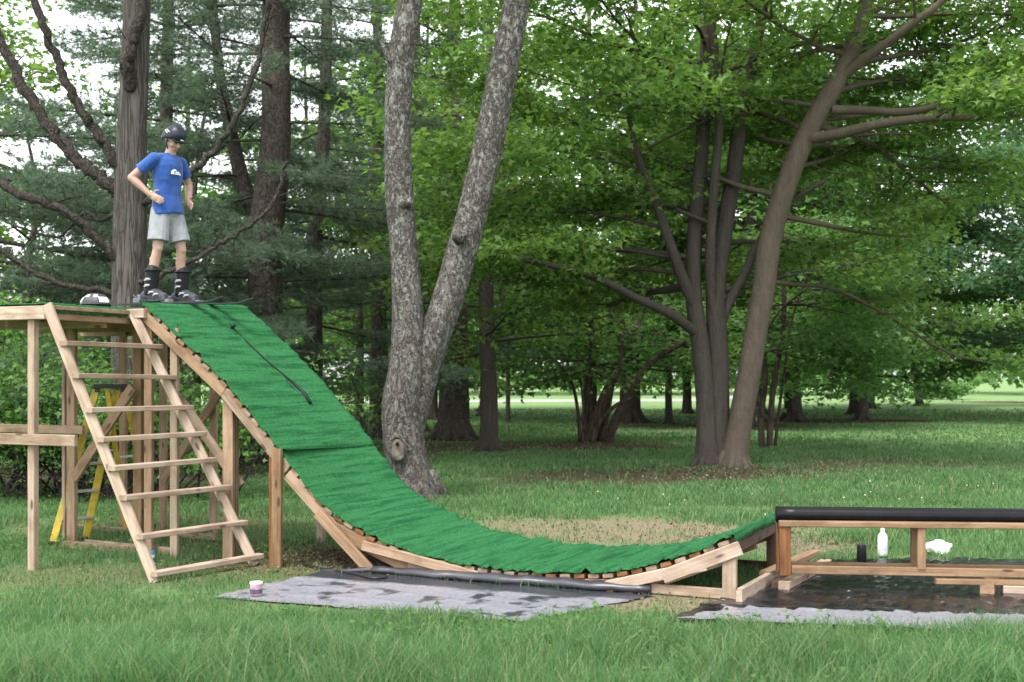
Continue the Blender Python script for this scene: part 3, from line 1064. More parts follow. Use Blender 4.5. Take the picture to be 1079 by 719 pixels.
# ---- the many-stemmed shrub clump and the slender stems
def clumps():
    random.seed(61)
    Y = H * F / (466 - HOR)
    base = Vector(((630 - CX) * Y / F, Y, 0))
    sc = Y / F
    st = [
        ([(620, 467), (628, 440), (640, 412), (652, 385), (655, 350), (650, 300)], 13, 7),
        ([(640, 466, -.2), (650, 440, -.3), (668, 405, -.4), (688, 380, -.5), (712, 366, -.6), (740, 352, -.8)], 11, 4),
        ([(616, 466, .1), (618, 430, .1), (622, 390, .1), (624, 350, .2), (618, 300, .3)], 8, 5),
        ([(611, 466, 0), (609, 435, 0), (603, 405, -.1), (590, 385, -.3), (575, 372, -.5)], 4, 3),
        ([(614, 466, -.3), (615, 440, -.3), (612, 400, -.4), (606, 360, -.5)], 3, 2),
        ([(632, 466, .3), (640, 430, .4), (648, 390, .5), (672, 340, .6), (690, 300, .7)], 9, 5),
        ([(625, 466, -.4), (632, 445, -.5), (648, 428, -.6), (664, 420, -.7)], 6, 3),
    ]
    trunks = [(px_path(a, Y), [(w0 + (w1 - w0) * i / (len(a) - 1)) * sc / 2 for i in range(len(a))], False) for (a, w0, w1) in st]
    prm = dict(rise=.0, per_m=30, w=.24, size=.15, kids={2: 2.0, 1: 2.6}, tilt=.5, droop=.6)
    limbs = []
    for k in range(44):
        ti = random.choice((0, 0, 1, 2, 2, 3, 5, 5))
        limbs.append((ti, random.uniform(1.5, 4.2), random.uniform(0, 6.28), random.uniform(1.3, 2.6), random.uniform(-.35, .25)))
    e = maple('shrub_clump', base, 'clump of dark curved stems leaning apart in the middle of the lawn', trunks, limbs, prm, M['bark_dark'], M['dark_leaf'], seed=61, seg=10)
    e['category'] = 'shrub'
    # slender stems right of the leaning maple
    Y = H * F / (472 - HOR)
    sc = Y / F
    base = Vector(((806 - CX) * Y / F, Y, 0))
    st = [([(803, 472), (802, 440), (806, 400), (804, 350), (812, 300), (818, 250), (822, 190)], 7, 4),
          ([(811, 472), (812, 440), (816, 400), (825, 350), (826, 300), (824, 240), (836, 170)], 7, 4),
          ([(817, 470, .2), (820, 440, .2), (826, 395, .3), (834, 340, .4), (850, 290, .5)], 4, 2),
          ([(804, 440, -.1), (797, 410, -.3), (800, 370, -.4), (820, 330, -.5), (850, 305, -.6)], 4, 2)]
    trunks = [(px_path(a, Y), [(w0 + (w1 - w0) * i / (len(a) - 1)) * sc / 2 for i in range(len(a))], False) for (a, w0, w1) in st]
    limbs = []
    for k in range(40):
        limbs.append((random.choice((0, 1, 2, 3)), random.uniform(1.9, 5.2), random.uniform(-1.6, 1.8), random.uniform(1.5, 3.2), random.uniform(-.35, .2)))
    e = maple('slender_tree', base, 'slender dark stems standing together right behind the leaning maple', trunks, limbs, prm, M['bark_dark'], M['dark_leaf'], seed=62, seg=9)
    # bush far right
    random.seed(63)
    Y = H * F / (421 - HOR)
    base = Vector(((992 - CX) * Y / F, Y, 0))
    e = new_tree('round_bush', base, 'low round bush on bright far lawn near right edge', 'bush')
    mb, lv = MB(), Leaves()
    for k in range(16):
        a = random.uniform(0, 6.28)
        branch(mb, lv, (random.gauss(0, .5), random.gauss(0, .5), 0.05), (math.cos(a), math.sin(a), random.uniform(.25, 1.1)), random.uniform(1.0, 2.2), .03, 1, dict(rise=0, per_m=40, w=.3, size=.22, kids={1: 2.5}, tilt=.8))
    mb.build('stems', M['bark_dark'], e, smooth=True)
    lv.build('foliage', M['shrub_leaf'], e)


clumps()


# ---- pines
def pine(name, label, ctrl, rad, boughs, bark, seed, base, length=.15, per=11, tufts=17, dead=6, group=None, width=.012, mat='needles'):
    random.seed(seed)
    e = new_tree(name, base, label, 'pine tree', group)
    mb = MB()
    pts, rr = trunk_tube(mb, rel(ctrl, base), rad, 16, .05, seed, 6, True)
    mb.build('trunk', bark, e, smooth=True)
    mbb = MB()
    tp, td = [], []
    for (z, az, Lg, pitch) in boughs:
        p, r = sample_at(pts, rr, z)
        d = Vector((math.cos(az), math.sin(az), pitch)).normalized()
        n = 6
        path = [p]
        for i in range(n):
            d = (d + Vector((random.gauss(0, .08), random.gauss(0, .08), -.05 + .11 * i / n))).normalized()
            path.append(path[-1] + d * Lg / n)
        mbb.tube(path, [(.008 * Lg + .010) * (1 - .8 * i / n) for i in range(n + 1)], 5, cap=False)
        side = 1
        for j in range(int(Lg * 5)):
            u = .25 + .75 * j / (Lg * 5)
            f = u * n; i = min(int(f), n - 1)
            q = path[i].lerp(path[i + 1], f - i)
            ax = (path[i + 1] - path[i]).normalized()
            side = -side
            dd = Quaternion((0, 0, 1), side * random.uniform(.5, 1.1)) @ ax
            dd.z += random.gauss(.08, .12)
            l2 = Lg * random.uniform(.18, .36) * (1.25 - .7 * u) + .15
            e2 = q + dd * l2
            mbb.tube([q, e2], [.010, .004], 3, cap=False)
            m = max(3, int(l2 * tufts * 2))
            t = rng.random(m)[:, None] * .85 + .15
            off = rng.normal(0, 1, (m, 3)) * np.array([.10, .10, .055])
            tp.append(np3(q) + t * np3(e2 - q) + off)
            td.append(np.repeat(np3(dd)[None], m, 0) + rng.normal(0, .55, (m, 3)) + np.array([0, 0, .25]))
    for k in range(dead):
        z = random.uniform(1.5, 6.5)
        p, r = sample_at(pts, rr, z)
        a = random.uniform(0, 6.28)
        d = Vector((math.cos(a), math.sin(a), random.uniform(-.25, .15)))
        Lg = random.uniform(.8, 2.6)
        path = [p + d * (Lg * i / 5) + Vector((0, random.gauss(0, .05) * i, random.gauss(-.01, .05) * i)) for i in range(6)]
        mbb.tube(path, [.014 * (1 - .7 * i / 5) for i in range(6)], 5, cap=False)
        for j in range(3):
            i = random.randint(1, 4)
            dd = (d + Vector((random.gauss(0, .6), random.gauss(0, .6), random.gauss(0, .4)))).normalized()
            mbb.tube([path[i], path[i] + dd * random.uniform(.3, .8)], [.010, .004], 3, cap=False)
    mbb.build('branches', bark, e, smooth=True)
    tp, td = np.concatenate(tp), np.concatenate(td)
    link_mesh('needle_crown', needle_mesh('needle_crown', tp, td, np.full(len(tp), length), per, width), M[mat], e)
    return e


def boughs_auto(n, z0, z1, l0, l1, seed, az0=0, azr=2 * PI, pitch=(-.12, .12)):
    random.seed(seed)
    return [(z0 + (z1 - z0) * k / (n - 1), az0 + ((k * 2.39996) % 6.2832) / 6.2832 * azr + random.uniform(-.2, .2), (l0 + (l1 - l0) * k / (n - 1)) * random.uniform(.75, 1.25), random.uniform(*pitch)) for k in range(n)]


def pines():
    # big pine
    Y = 23.0
    base = Vector(((283 - CX) * Y / F, Y, 0)); sc = Y / F
    t = px_path([(283, 489), (282, 420), (281, 350), (279, 290), (281, 235), (288, 175), (291, 120), (290, 60), (291, 0), (293, -100), (296, -260)], Y)
    pine('pine_tree', 'big dark pine trunk with soft needled boughs right of the skier', t, [w * sc / 2 for w in (42, 36, 35, 36, 36, 33, 31, 30, 29, 25, 14)],
         boughs_auto(30, 2.2, 11.5, 3.4, 2.8, 71), M['bark_pine'], 71, base, dead=4)
    # secondary stems curving off it
    Y = 24.5
    base = Vector(((262 - CX) * Y / F, Y, 0)); sc = Y / F
    t = px_path([(285, 484), (284, 400), (280, 300), (272, 235), (258, 200), (246, 150), (232, 80), (224, 0), (215, -120)], Y)
    base = Vector(((285 - CX) * Y / F, Y, 0))
    pine('pine_tree', 'thinner pine stem curving left from behind the big dark pine', t, [w * sc / 2 for w in (28, 24, 22, 20, 17, 14, 11, 9, 5)],
         boughs_auto(24, 3.5, 10.5, 2.8, 2.4, 72), M['bark_pine'], 72, base, dead=3)
    Y = 29.0
    base = Vector(((332 - CX) * Y / F, Y, 0)); sc = Y / F
    t = px_path([(332, 470), (332, 400), (331, 330), (332, 260), (338, 190), (342, 120), (344, 40), (346, -80), (348, -200)], Y)
    pine('pine_tree', 'pinkish slim pine trunk midway between big dark pine and twin tree', t, [w * sc / 2 for w in (20, 18, 17, 16, 15, 13, 12, 9, 5)],
         boughs_auto(26, 1.6, 12, 3.0, 2.4, 73), M['bark_pine'], 73, base, dead=7)
    Y = 32.0
    base = Vector(((396 - CX) * Y / F, Y, 0)); sc = Y / F
    t = px_path([(396, 463), (396, 400), (397, 330), (396, 250), (397, 170), (398, 90), (398, 0), (398, -200)], Y)
    pine('pine_tree', 'slim pine trunk partly hidden just left of the lichened twin tree', t, [w * sc / 2 for w in (14, 13, 12, 12, 11, 10, 9, 4)],
         boughs_auto(26, 1.8, 13, 3.0, 2.4, 74), M['bark_pine'], 74, base, dead=6)
    # pine whose boughs cross behind the bare tree
    Y = 20.0
    base = Vector(((-60 - CX) * Y / F, Y, 0)); sc = Y / F
    t = [base + Vector((0, 0, z)) for z in (0, 2, 4, 6, 8, 11, 14)]
    pine('pine_tree', 'pine just outside the left edge sending long boughs behind bare limbs', t, [.3, .28, .26, .24, .2, .14, .06],
         boughs_auto(16, 2.3, 5.8, 5.0, 4.2, 75, -.75, 1.7), M['bark_pine'], 75, base, dead=4)
    Y = 27.0
    base = Vector(((168 - CX) * Y / F, Y, 0)); sc = Y / F
    t = [base + Vector((.02 * z, 0, z)) for z in (0, 2, 4, 6, 8, 11, 15)]
    pine('pine_tree', 'blue green pine with level boughs behind the skier and bare tree', t, [.2, .19, .18, .16, .14, .1, .04],
         boughs_auto(34, 2.0, 10.6, 3.8, 2.4, 76), M['bark_pine'], 76, base, dead=4)
    Y = 36.0
    base = Vector(((440 - CX) * Y / F, Y, 0)); sc = Y / F
    t = [base + Vector((0, 0, z)) for z in (0, 2, 4, 6, 8, 11, 15)]
    pine('pine_tree', 'hemlock like evergreen glimpsed between the two lichened trunks', t, [.24, .22, .2, .18, .15, .1, .04],
         boughs_auto(32, 2.6, 13, 3.8, 2.4, 77), M['bark_dark'], 77, base, dead=4, mat='needles')


pines()


# ---- background wood: copies of a few trees
def dup(root, loc, rz, s, label, group):
    r = root.copy(); COL.objects.link(r)
    r.location = loc; r.rotation_euler = (0, 0, rz); r.scale = (s, s, s * random.uniform(.95, 1.1))
    r['label'] = label; r['group'] = group
    for ch in list(root.children):
        c = ch.copy(); COL.objects.link(c); c.parent = r
    return r


def background():
    protos = [
        simple_maple('forest_tree', 'x', 622, 0, 16, Y=44, z0=2.6, z1=14, count=30, len0=4.4, len1=3.2, leaf='dark_leaf', top=17, size=.26, per_m=19, w=.42, seed=81),
        simple_maple('forest_tree', 'x', 752, 0, 14, Y=47, z0=2.6, z1=14, count=30, len0=4.6, len1=3.2, leaf='maple_leaf', top=17, size=.26, per_m=19, w=.42, seed=82),
        simple_maple('forest_tree', 'x', 908, 0, 14, Y=46, z0=3.0, z1=14, count=30, len0=5.0, len1=3.2, leaf='blue_leaf', top=17, size=.27, per_m=19, w=.42, seed=83),
        simple_maple('forest_tree', 'x', 512, 0, 14, Y=50, z0=2.8, z1=14, count=28, len0=4.6, len1=3.2, leaf='pale_leaf', top=17, size=.28, per_m=18, w=.42, seed=84),
    ]
    where = ['behind the shrub clump', 'behind the big maple stems', 'behind the leaning maple limbs', 'behind the round trunk']
    kinds = ['dark green', 'mid green', 'bluish green', 'pale green']
    for p, w_, k in zip(protos, where, kinds):
        tag(p, f'{k} background tree filling the wood {w_}', 'tree', GB)
    random.seed(90)
    spots = [  # px, Y, proto, place
        (455, 46, 0, 'behind the lichened twin trunks'), 
        (-70, 36, 1, 'past the left edge'),
        (1140, 50, 0, 'behind the bluish tree at right edge'),
        (195, 48, 3, 'behind the skier and the bare limbed tree'), (325, 50, 3, 'behind the slim pinkish pine'), (1120, 66, 1, 'far off past the right edge'),
        (745, 40, 1, 'hidden almost wholly by big maple stems, nearest behind it'), (792, 39, 0, 'right behind the leaning maple trunk'), (915, 62, 0, 'behind the short dark trunk'), (800, 53, 0, 'behind the slender dark stems'), (512, 57, 0, 'behind the round trunk, far back'),
        (835, 60, 1, 'behind the trunk on brown litter'),
    ]
    for (px, Y, k, pl) in spots:
        dup(protos[k], Vector(((px - CX) * Y / F, Y, 0)), random.uniform(0, 6.28), random.uniform(.85, 1.1), f'{kinds[k]} background tree {pl}', GB)
    # far-off wood, one mass; pale leaf colour stands in for distance haze
    n = 42000
    Yd = rng.uniform(100, 125, n); X = rng.uniform(-62, 62, n)
    top = 5 + 6 * fbm(X * .16 + 5, Yd * .02)
    z = top * rng.random(n) ** .8 + .6
    keep = fbm(X * .35 + 3, z * .35 + 8, 3) > .40
    X, Yd, z = X[keep], Yd[keep], z[keep]
    n = len(X)
    nr = rng.normal(0, .7, (n, 3)); nr[:, 2] += .6; nr[:, 1] -= .4
    o = link_mesh('far_woods', leaf_mesh('far_woods', np.stack([X, Yd, z], 1), nr, rng.normal(size=(n, 3)) - np.array([0, 0, .4]), rng.uniform(.5, 1.0, n)), M['pale_leaf'])
    tag(o, 'far off line of pale green woods beyond the road', 'woods', kind='stuff')


background()


# ---- understory shrubs behind the platform
def shrub(px, py, label, hgt, wid, seed, leaf='shrub_leaf', n=20, twiggy=0, size=.09, per_m=46):
    random.seed(seed)
    b = G(px, py)
    e = new_tree('understory_shrub', b, label, 'shrub', 'shrubs growing behind the wooden platform')
    mb, lv = MB(), Leaves()
    for k in range(n):
        a = random.uniform(0, 6.28)
        ln = random.uniform(.5, 1.0) * hgt
        branch(mb, lv, (random.gauss(0, wid * .3), random.gauss(0, wid * .25), 0.02), (math.cos(a) * wid / hgt, math.sin(a) * wid / hgt, random.uniform(.6, 1.4)), ln, .018, 2, dict(rise=.0, per_m=per_m, w=.16, size=size, kids={2: 2.0, 1: 2.6}, tilt=.7, minr=.003))
    for k in range(twiggy):
        a = random.uniform(0, 6.28)
        p = Vector((random.gauss(0, wid * .4), random.gauss(0, wid * .3), random.uniform(.0, .4)))
        d = Vector((math.cos(a), math.sin(a) * .6, random.uniform(.2, 1.0))).normalized()
        path = [p + d * (.22 * i) + Vector((random.gauss(0, .04) * i, 0, random.gauss(0, .03) * i - .012 * i * i)) for i in range(7)]
        mb.tube(path, [.010 * (1 - .75 * i / 6) for i in range(7)], 4, cap=False)
        for j in range(4):
            i = random.randint(2, 5)
            dd = (d + Vector((random.gauss(0, .7), random.gauss(0, .5), random.gauss(0, .5)))).normalized()
            mb.tube([path[i], path[i] + dd * random.uniform(.2, .5)], [.006, .002], 3, cap=False)
    mb.build('stems', M['bark_dead'], e, smooth=True)
    lv.build('foliage', M[leaf], e)


shrub(18, 524, 'leafy shrub at left edge behind the front platform post', 2.3, 1.3, 101, n=22, twiggy=10)
shrub(85, 526, 'twiggy shrub behind the yellow stepladder top', 2.1, 1.3, 102, 'dark_leaf', n=18, twiggy=34)
shrub(158, 530, 'leafy shrub behind the stair treads', 2.2, 1.3, 103, n=20, twiggy=14)
shrub(235, 497, 'dark leafy shrub under the ramp between its braces', 1.9, 1.3, 104, 'dark_leaf', n=20, twiggy=10)
shrub(-30, 520, 'pale leafy shrub past the left edge beside the platform', 2.5, 1.2, 105, n=18)
shrub(330, 485, 'low dark shrub behind upper ramp turf', 2.0, 1.4, 106, 'dark_leaf', n=18, twiggy=6)


# ================================================================== the ski structure
ANG = R(-24)
P0 = G(292, 597)
RV = Vector((math.cos(ANG), math.sin(ANG), 0)); CV = Vector((-math.sin(ANG), math.cos(ANG), 0))


def W(s, t, z=0.0): return P0 + RV * s + CV * t + Vector((0, 0, z))


def s_at(px, t=0.0):
    k = (px - CX) / F
    b = P0 + CV * t
    return (k * b.y - b.x) / (RV.x - k * RV.y)


def on_near(px, py, t=0.0):
    s = s_at(px, t)
    w = W(s, t)
    return s, H - (py - HOR) * w.y / F


def board(parent, name, a, b, th, wd, mat, up=None, ext=0.0, bow=0.0):
    """lumber from a to b (local coordinates of parent); th along 'up' , wd across"""
    a, b = Vector(a), Vector(b)
    d = b - a
    Lg = d.length + 2 * ext
    x = d.normalized()
    up = Vector(up) if up is not None else (Vector((0, 0, 1)) if abs(x.z) < .9 else Vector((0, 1, 0)))
    z = (up - x * up.dot(x)).normalized()
    y = z.cross(x)
    mb = MB()
    mb.box((0, 0, 0), (Lg, wd, th), bev=.005)
    o = mb.build(name, mat, parent)
    Mx = Matrix((x, y, z)).transposed().to_4x4()
    Mx.translation = (a + b) / 2
    o.matrix_local = Mx
    return o


# deck profile along s (z of the turf surface), from the photograph's near edge
prof_px = [(152, 319), (190, 356), (235, 400), (268, 440), (300, 480), (333, 524), (356, 543), (378, 556), (403, 570), (437, 582), (478, 592), (520, 599), (578, 603), (640, 603), (685, 595), (720, 585), (745, 576), (771, 564)]
PROF = [on_near(x, y) for (x, y) in prof_px]
WID = 1.5


def prof_z(s):
    if s <= PROF[0][0]: return PROF[0][1]
    for (s0, z0), (s1, z1) in zip(PROF[:-1], PROF[1:]):
        if s <= s1:
            return z0 + (z1 - z0) * (s - s0) / (s1 - s0)
    return PROF[-1][1]


def prof_s(s):   # smoothed
    w = [prof_z(s + d) for d in (-.12, -.06, 0, .06, .12)]
    return (w[0] + 2 * w[1] + 3 * w[2] + 2 * w[3] + w[4]) / 9


S_TOP, S_LIP = PROF[0][0], PROF[-1][0]
Z_TOP, Z_LIP = PROF[0][1], PROF[-1][1]


def mat_turf():
    m, nt, bs, out = new_mat('green_plastic_turf')
    v = coords(nt)
    n1 = noise(nt, v, 52, 5, .8)
    n2 = noise(nt, coords(nt, (16, 1.1, 16)), 1.2, 4, .6, .3)
    n3 = noise(nt, v, 24, 4, .65)
    c = ramp(nt, n1, [(.30, (.010, .085, .026)), (.50, (.026, .165, .052)), (.70, (.065, .27, .095))])
    c = mixc(nt, ramp(nt, n2, [(.47, grey(0)), (.60, grey(.8))]), c, (.004, .085, .024))
    c = mixc(nt, ramp(nt, n3, [(.5, grey(0)), (.75, grey(.5))]), c, (.025, .25, .075))
    L(nt, c, bs.inputs['Base Color'])
    bs.inputs['Roughness'].default_value = .8
    bs.inputs['Specular IOR Level'].default_value = .2
    hh = math_(nt, 'MULTIPLY_ADD', n1, .8, n2)
    bump(nt, bs, hh, 1.0, .035)
    return m


M['turf'] = mat_turf()


def turf_strip(parent, name, s0, s1, lift, t0=-.015, t1=WID + .015, seed=0, fold=0.0, lip=False, curl=0.0):
    """one carpet length laid over the deck, with creases, a ragged edge and real thickness"""
    rr = random.Random(seed)
    ns = max(8, int((s1 - s0) / .022)); nt_ = 44
    V, Fc = [], []
    cre = [(rr.uniform(s0, s1), rr.uniform(.012, .030) * rr.choice((1, 1, -.5)), rr.uniform(.014, .030), rr.uniform(-.12, .12)) for _ in range(int((s1 - s0) * 10))]
    for i in range(ns + 1):
        s = s0 + (s1 - s0) * i / ns
        z = prof_s(s) + lift
        ds = .01
        sl = (prof_s(s + ds) - prof_s(s - ds)) / (2 * ds)
        nn = Vector((-sl, 0, 1)).normalized()
        for j in range(nt_ + 1):
            t = t0 + (t1 - t0) * j / nt_
            ed = .010 * math.sin(i * .9 + j) + rr.uniform(-.006, .006) if j in (0, nt_) else 0
            h = 0.0
            for (cs, ch, cw, sk) in cre:
                x = (s - cs - sk * (t - .7) - .02 * math.sin(3.1 * t + cs * 9)) / cw
                if abs(x) < 3: h += ch * math.exp(-x * x) * (.6 + .4 * math.sin(2.3 * t + cs * 20))
            gx = ((s - S_TOP) / .105 + .10 * math.sin(2.1 * t + seed)) % 1.0 - .5      # dips between the slats
            gk = int((s - S_TOP) / .105)
            h -= (.010 + .006 * math.sin(gk * 2.7 + 1.9 * t)) * math.exp(-(gx / .11) ** 2)
            h += .006 * math.sin(17 * s + 2.2 * t) * math.sin(1.7 * t + s) + rr.uniform(-.0035, .0035)
            if i == ns or i == 0: h += curl * (.5 + .5 * math.sin(5 * t + seed))
            h = max(h, -.013)
            z2 = z + .05 * (t / WID) * max(0, min(1, (PROF[4][0] - s) / (PROF[4][0] - S_TOP)))
            p = Vector((s, t + ed, z2)) + nn * h
            if lip and False: pass
            V.append(p)
    W_ = nt_ + 1
    for i in range(ns):
        for j in range(nt_):
            Fc.append((i * W_ + j, i * W_ + j + 1, (i + 1) * W_ + j + 1, (i + 1) * W_ + j))
    n = len(V)
    # skirt: thickness along the border
    border = [j for j in range(W_)] + [i * W_ + nt_ for i in range(1, ns + 1)] + [ns * W_ + j for j in range(nt_ - 1, -1, -1)] + [i * W_ for i in range(ns - 1, 0, -1)]
    for b in border: V.append(V[b] - Vector((0, 0, .020)))
    nb = len(border)
    for k in range(nb):
        a, b = border[k], border[(k + 1) % nb]
        Fc.append((b, a, n + k, n + (k + 1) % nb))
    mb = MB(); mb.add(V, Fc)
    return mb.build(name, M['turf'], parent, smooth=True)


def make_ramp():
    root = empty('ski_ramp', P0, ANG)
    tag(root, 'curved wooden ski ramp covered with green turf running down from the platform', 'ski ramp')
    pw, cw, rw, dw = M['pine_wood'], M['cedar_wood'], M['red_wood'], M['dark_wood']
    # stringers along the curve, as joined straight lengths
    TH = .135   # depth of stringer
    cuts = [S_TOP, s_at(235), s_at(302), s_at(352), s_at(430), s_at(560), s_at(640), s_at(700), S_LIP]
    for ti, t in enumerate((.02, WID / 2, WID - .02)):
        for i in range(len(cuts) - 1):
            a, b = cuts[i], cuts[i + 1]
            th = .10 if i < 3 else .12
            th = min(th, max(.035, min(prof_s(a), prof_s(b), prof_s((a + b) / 2)) - .052))
            off = .055 + th / 2
            za, zb = prof_s(a) - off, prof_s(b) - off
            sag = (za + zb) / 2 - (prof_s((a + b) / 2) - off)      # keep the straight length under the curve
            if sag > 0: za -= sag; zb -= sag
            board(root, 'stringer', (a, t + (.004 if i % 2 else 0), za), (b, t + (.004 if i % 2 else 0), zb), th, .04, (cw, pw, cw)[(i + ti) % 3] if i != 5 else rw, up=(0, 0, 1))
    # extra splice boards seen on the near side
    board(root, 'splice', (s_at(384), -.025, prof_s(s_at(384)) - .12), (s_at(505), -.025, .045), .08, .036, cw)
    s1, s2 = s_at(640), s_at(730)
    board(root, 'splice', (s_at(640), -.026, .04), (s_at(745), -.026, prof_s(s_at(745)) - .135), .085, .038, pw)
    board(root, 'splice', (s_at(700), -.028, prof_s(s_at(700)) - .118), (s_at(781), -.028, prof_s(s_at(772)) - .075), .105, .038, pw)
    # slats under the carpet: one deck
    mb = MB()
    rr = random.Random(5)
    s = S_TOP + .04
    while s < S_LIP - .03:
        sl = math.atan((prof_s(s + .02) - prof_s(s - .02)) / .04)
        rot = Matrix.Rotation(-sl, 3, 'Y') @ Matrix.Rotation(PI / 2, 3, 'Z')
        wdt = .085
        jig = rr.uniform(-.012, .02)
        mb.box((s, WID / 2 + jig * .5, prof_s(s) - .032), (WID + .004 + abs(jig), wdt, .032), rot, .004, mi=rr.choice((0, 0, 1, 2)))
        s += (.118 * math.cos(sl))
    mb.build('deck', [pw, rw, cw], root)
    # turf
    sa, sb = s_at(190) + .02, s_at(301)
    turf_strip(root, 'turf', S_TOP - .02, sa - .01, .014, seed=1, curl=.01)
    turf_strip(root, 'turf', sa - .03, sb - .015, .026, seed=2, curl=.014)
    turf_strip(root, 'turf', sb - .06, S_LIP - .01, .016, seed=3)
    # crest: a rounded edge log under turf at the top
    # carpet lapped over the lip
    mb = MB()
    V, Fc = [], []
    nt_ = 40
    lipprof = [(-.10, .012), (-.03, .016), (.015, .012), (.028, -.02), (.030, -.055)]
    sl = (Z_LIP - prof_s(S_LIP - .1)) / .1
    for j in range(nt_ + 1):
        t = .02 + (WID + .02 - .02) * j / nt_
        for k, (ds, dz) in enumerate(lipprof):
            zz = (Z_LIP + ds * sl if ds < 0 else Z_LIP) + dz + random.uniform(-.004, .004)
            V.append((S_LIP + ds + random.uniform(-.003, .003), t, zz + (random.uniform(-.012, .006) if k == 4 else 0)))
    m_ = len(lipprof)
    for j in range(nt_):
        for k in range(m_ - 1):
            Fc.append((j * m_ + k, j * m_ + k + 1, (j + 1) * m_ + k + 1, (j + 1) * m_ + k))
    mb.add(V, Fc)
    o = mb.build('turf', M['turf'], root, smooth=True)
    so = o.modifiers.new('thick', 'SOLIDIFY'); so.thickness = .012; so.offset = -1
    board(root, 'lip_board', (S_LIP + .0, .05, Z_LIP - .085), (S_LIP + .0, WID, Z_LIP - .085), .13, .036, dw, up=(0, 0, 1))  # shade under the lip is put into this darker wood colour
    # posts
    def post(px, t, top_off=.06, mat=pw, w=.089, d=.04, name='post', zt=None):
        s = s_at(px, t)
        zt = zt if zt is not None else prof_s(s) - top_off
        board(root, name, (s, t, -.05), (s, t, zt), d, w, mat, up=(0, 1, 0))
    post(157, .06, .04, cw)
    post(184, .05, -.005, pw, .08)
    post(241, .09, .07, cw, .11)
    post(248, .16, .07, pw, .05)
    post(292, -.03, -.0, cw, .095)
    post(287, .04, .05, rw, .05)
    tf = WID - .06
    for px in (172, 225, 338):
        post(px, tf, .1, cw if px != 338 else pw, .085)
    # kicker legs
    sk = s_at(769)
    board(root, 'post', (sk, .0, -.03), (sk, .0, prof_s(sk) - .09), .045, .105, pw, up=(0, 1, 0))
    board(root, 'post', (sk, WID - .05, -.03), (sk, WID - .05, Z_LIP - .1), .04, .09, dw, up=(0, 1, 0))
    # raking prop from the ramp to the ground
    s0, z0 = on_near(338, 540); s1, z1 = on_near(393, 601, -.06)
    board(root, 'prop', (s0, -.05, z0), (s1, -.06, z1 - .03), .09, .04, cw)
    # cross braces
    def brace(p, q, tp, tq, mat, name='brace', wd=.036, th=.089):
        a, b = on_near(*p, tp), on_near(*q, tq)
        board(root, name, (a[0], tp, a[1]), (b[0], tq, b[1]), th, wd, mat)
    brace((189, 420), (254, 512), .16, .22, pw)
    brace((231, 414), (172, 506), WID - .14, WID - .10, cw)
    brace((208, 338), (208, 338 + 1), .7, .7, cw, 'block', .05, .05)
    # ground frame under the kicker
    zb = .045
    s_a, s_b = s_at(650), s_at(775)
    board(root, 'ground_beam', (s_a, .03, zb), (s_b + .02, .0, zb), .075, .04, pw)
    board(root, 'ground_beam', (s_a, WID - .03, zb), (s_b + .05, WID - .03, zb), .075, .04, dw)
    board(root, 'ground_beam', (s_b + .05, -.1, zb + .012), (s_b + .12, WID + .05, zb + .012), .1, .045, pw)
    board(root, 'ground_beam', (s_at(95, .3), .25, .04), (s_at(205, .3), .12, .04), .07, .04, pw)
    board(root, 'ground_beam', (s_at(70, 1.2), 1.2, .04), (s_at(235, 1.2), 1.1, .04), .06, .04, pw)
    return root


RAMP = make_ramp()


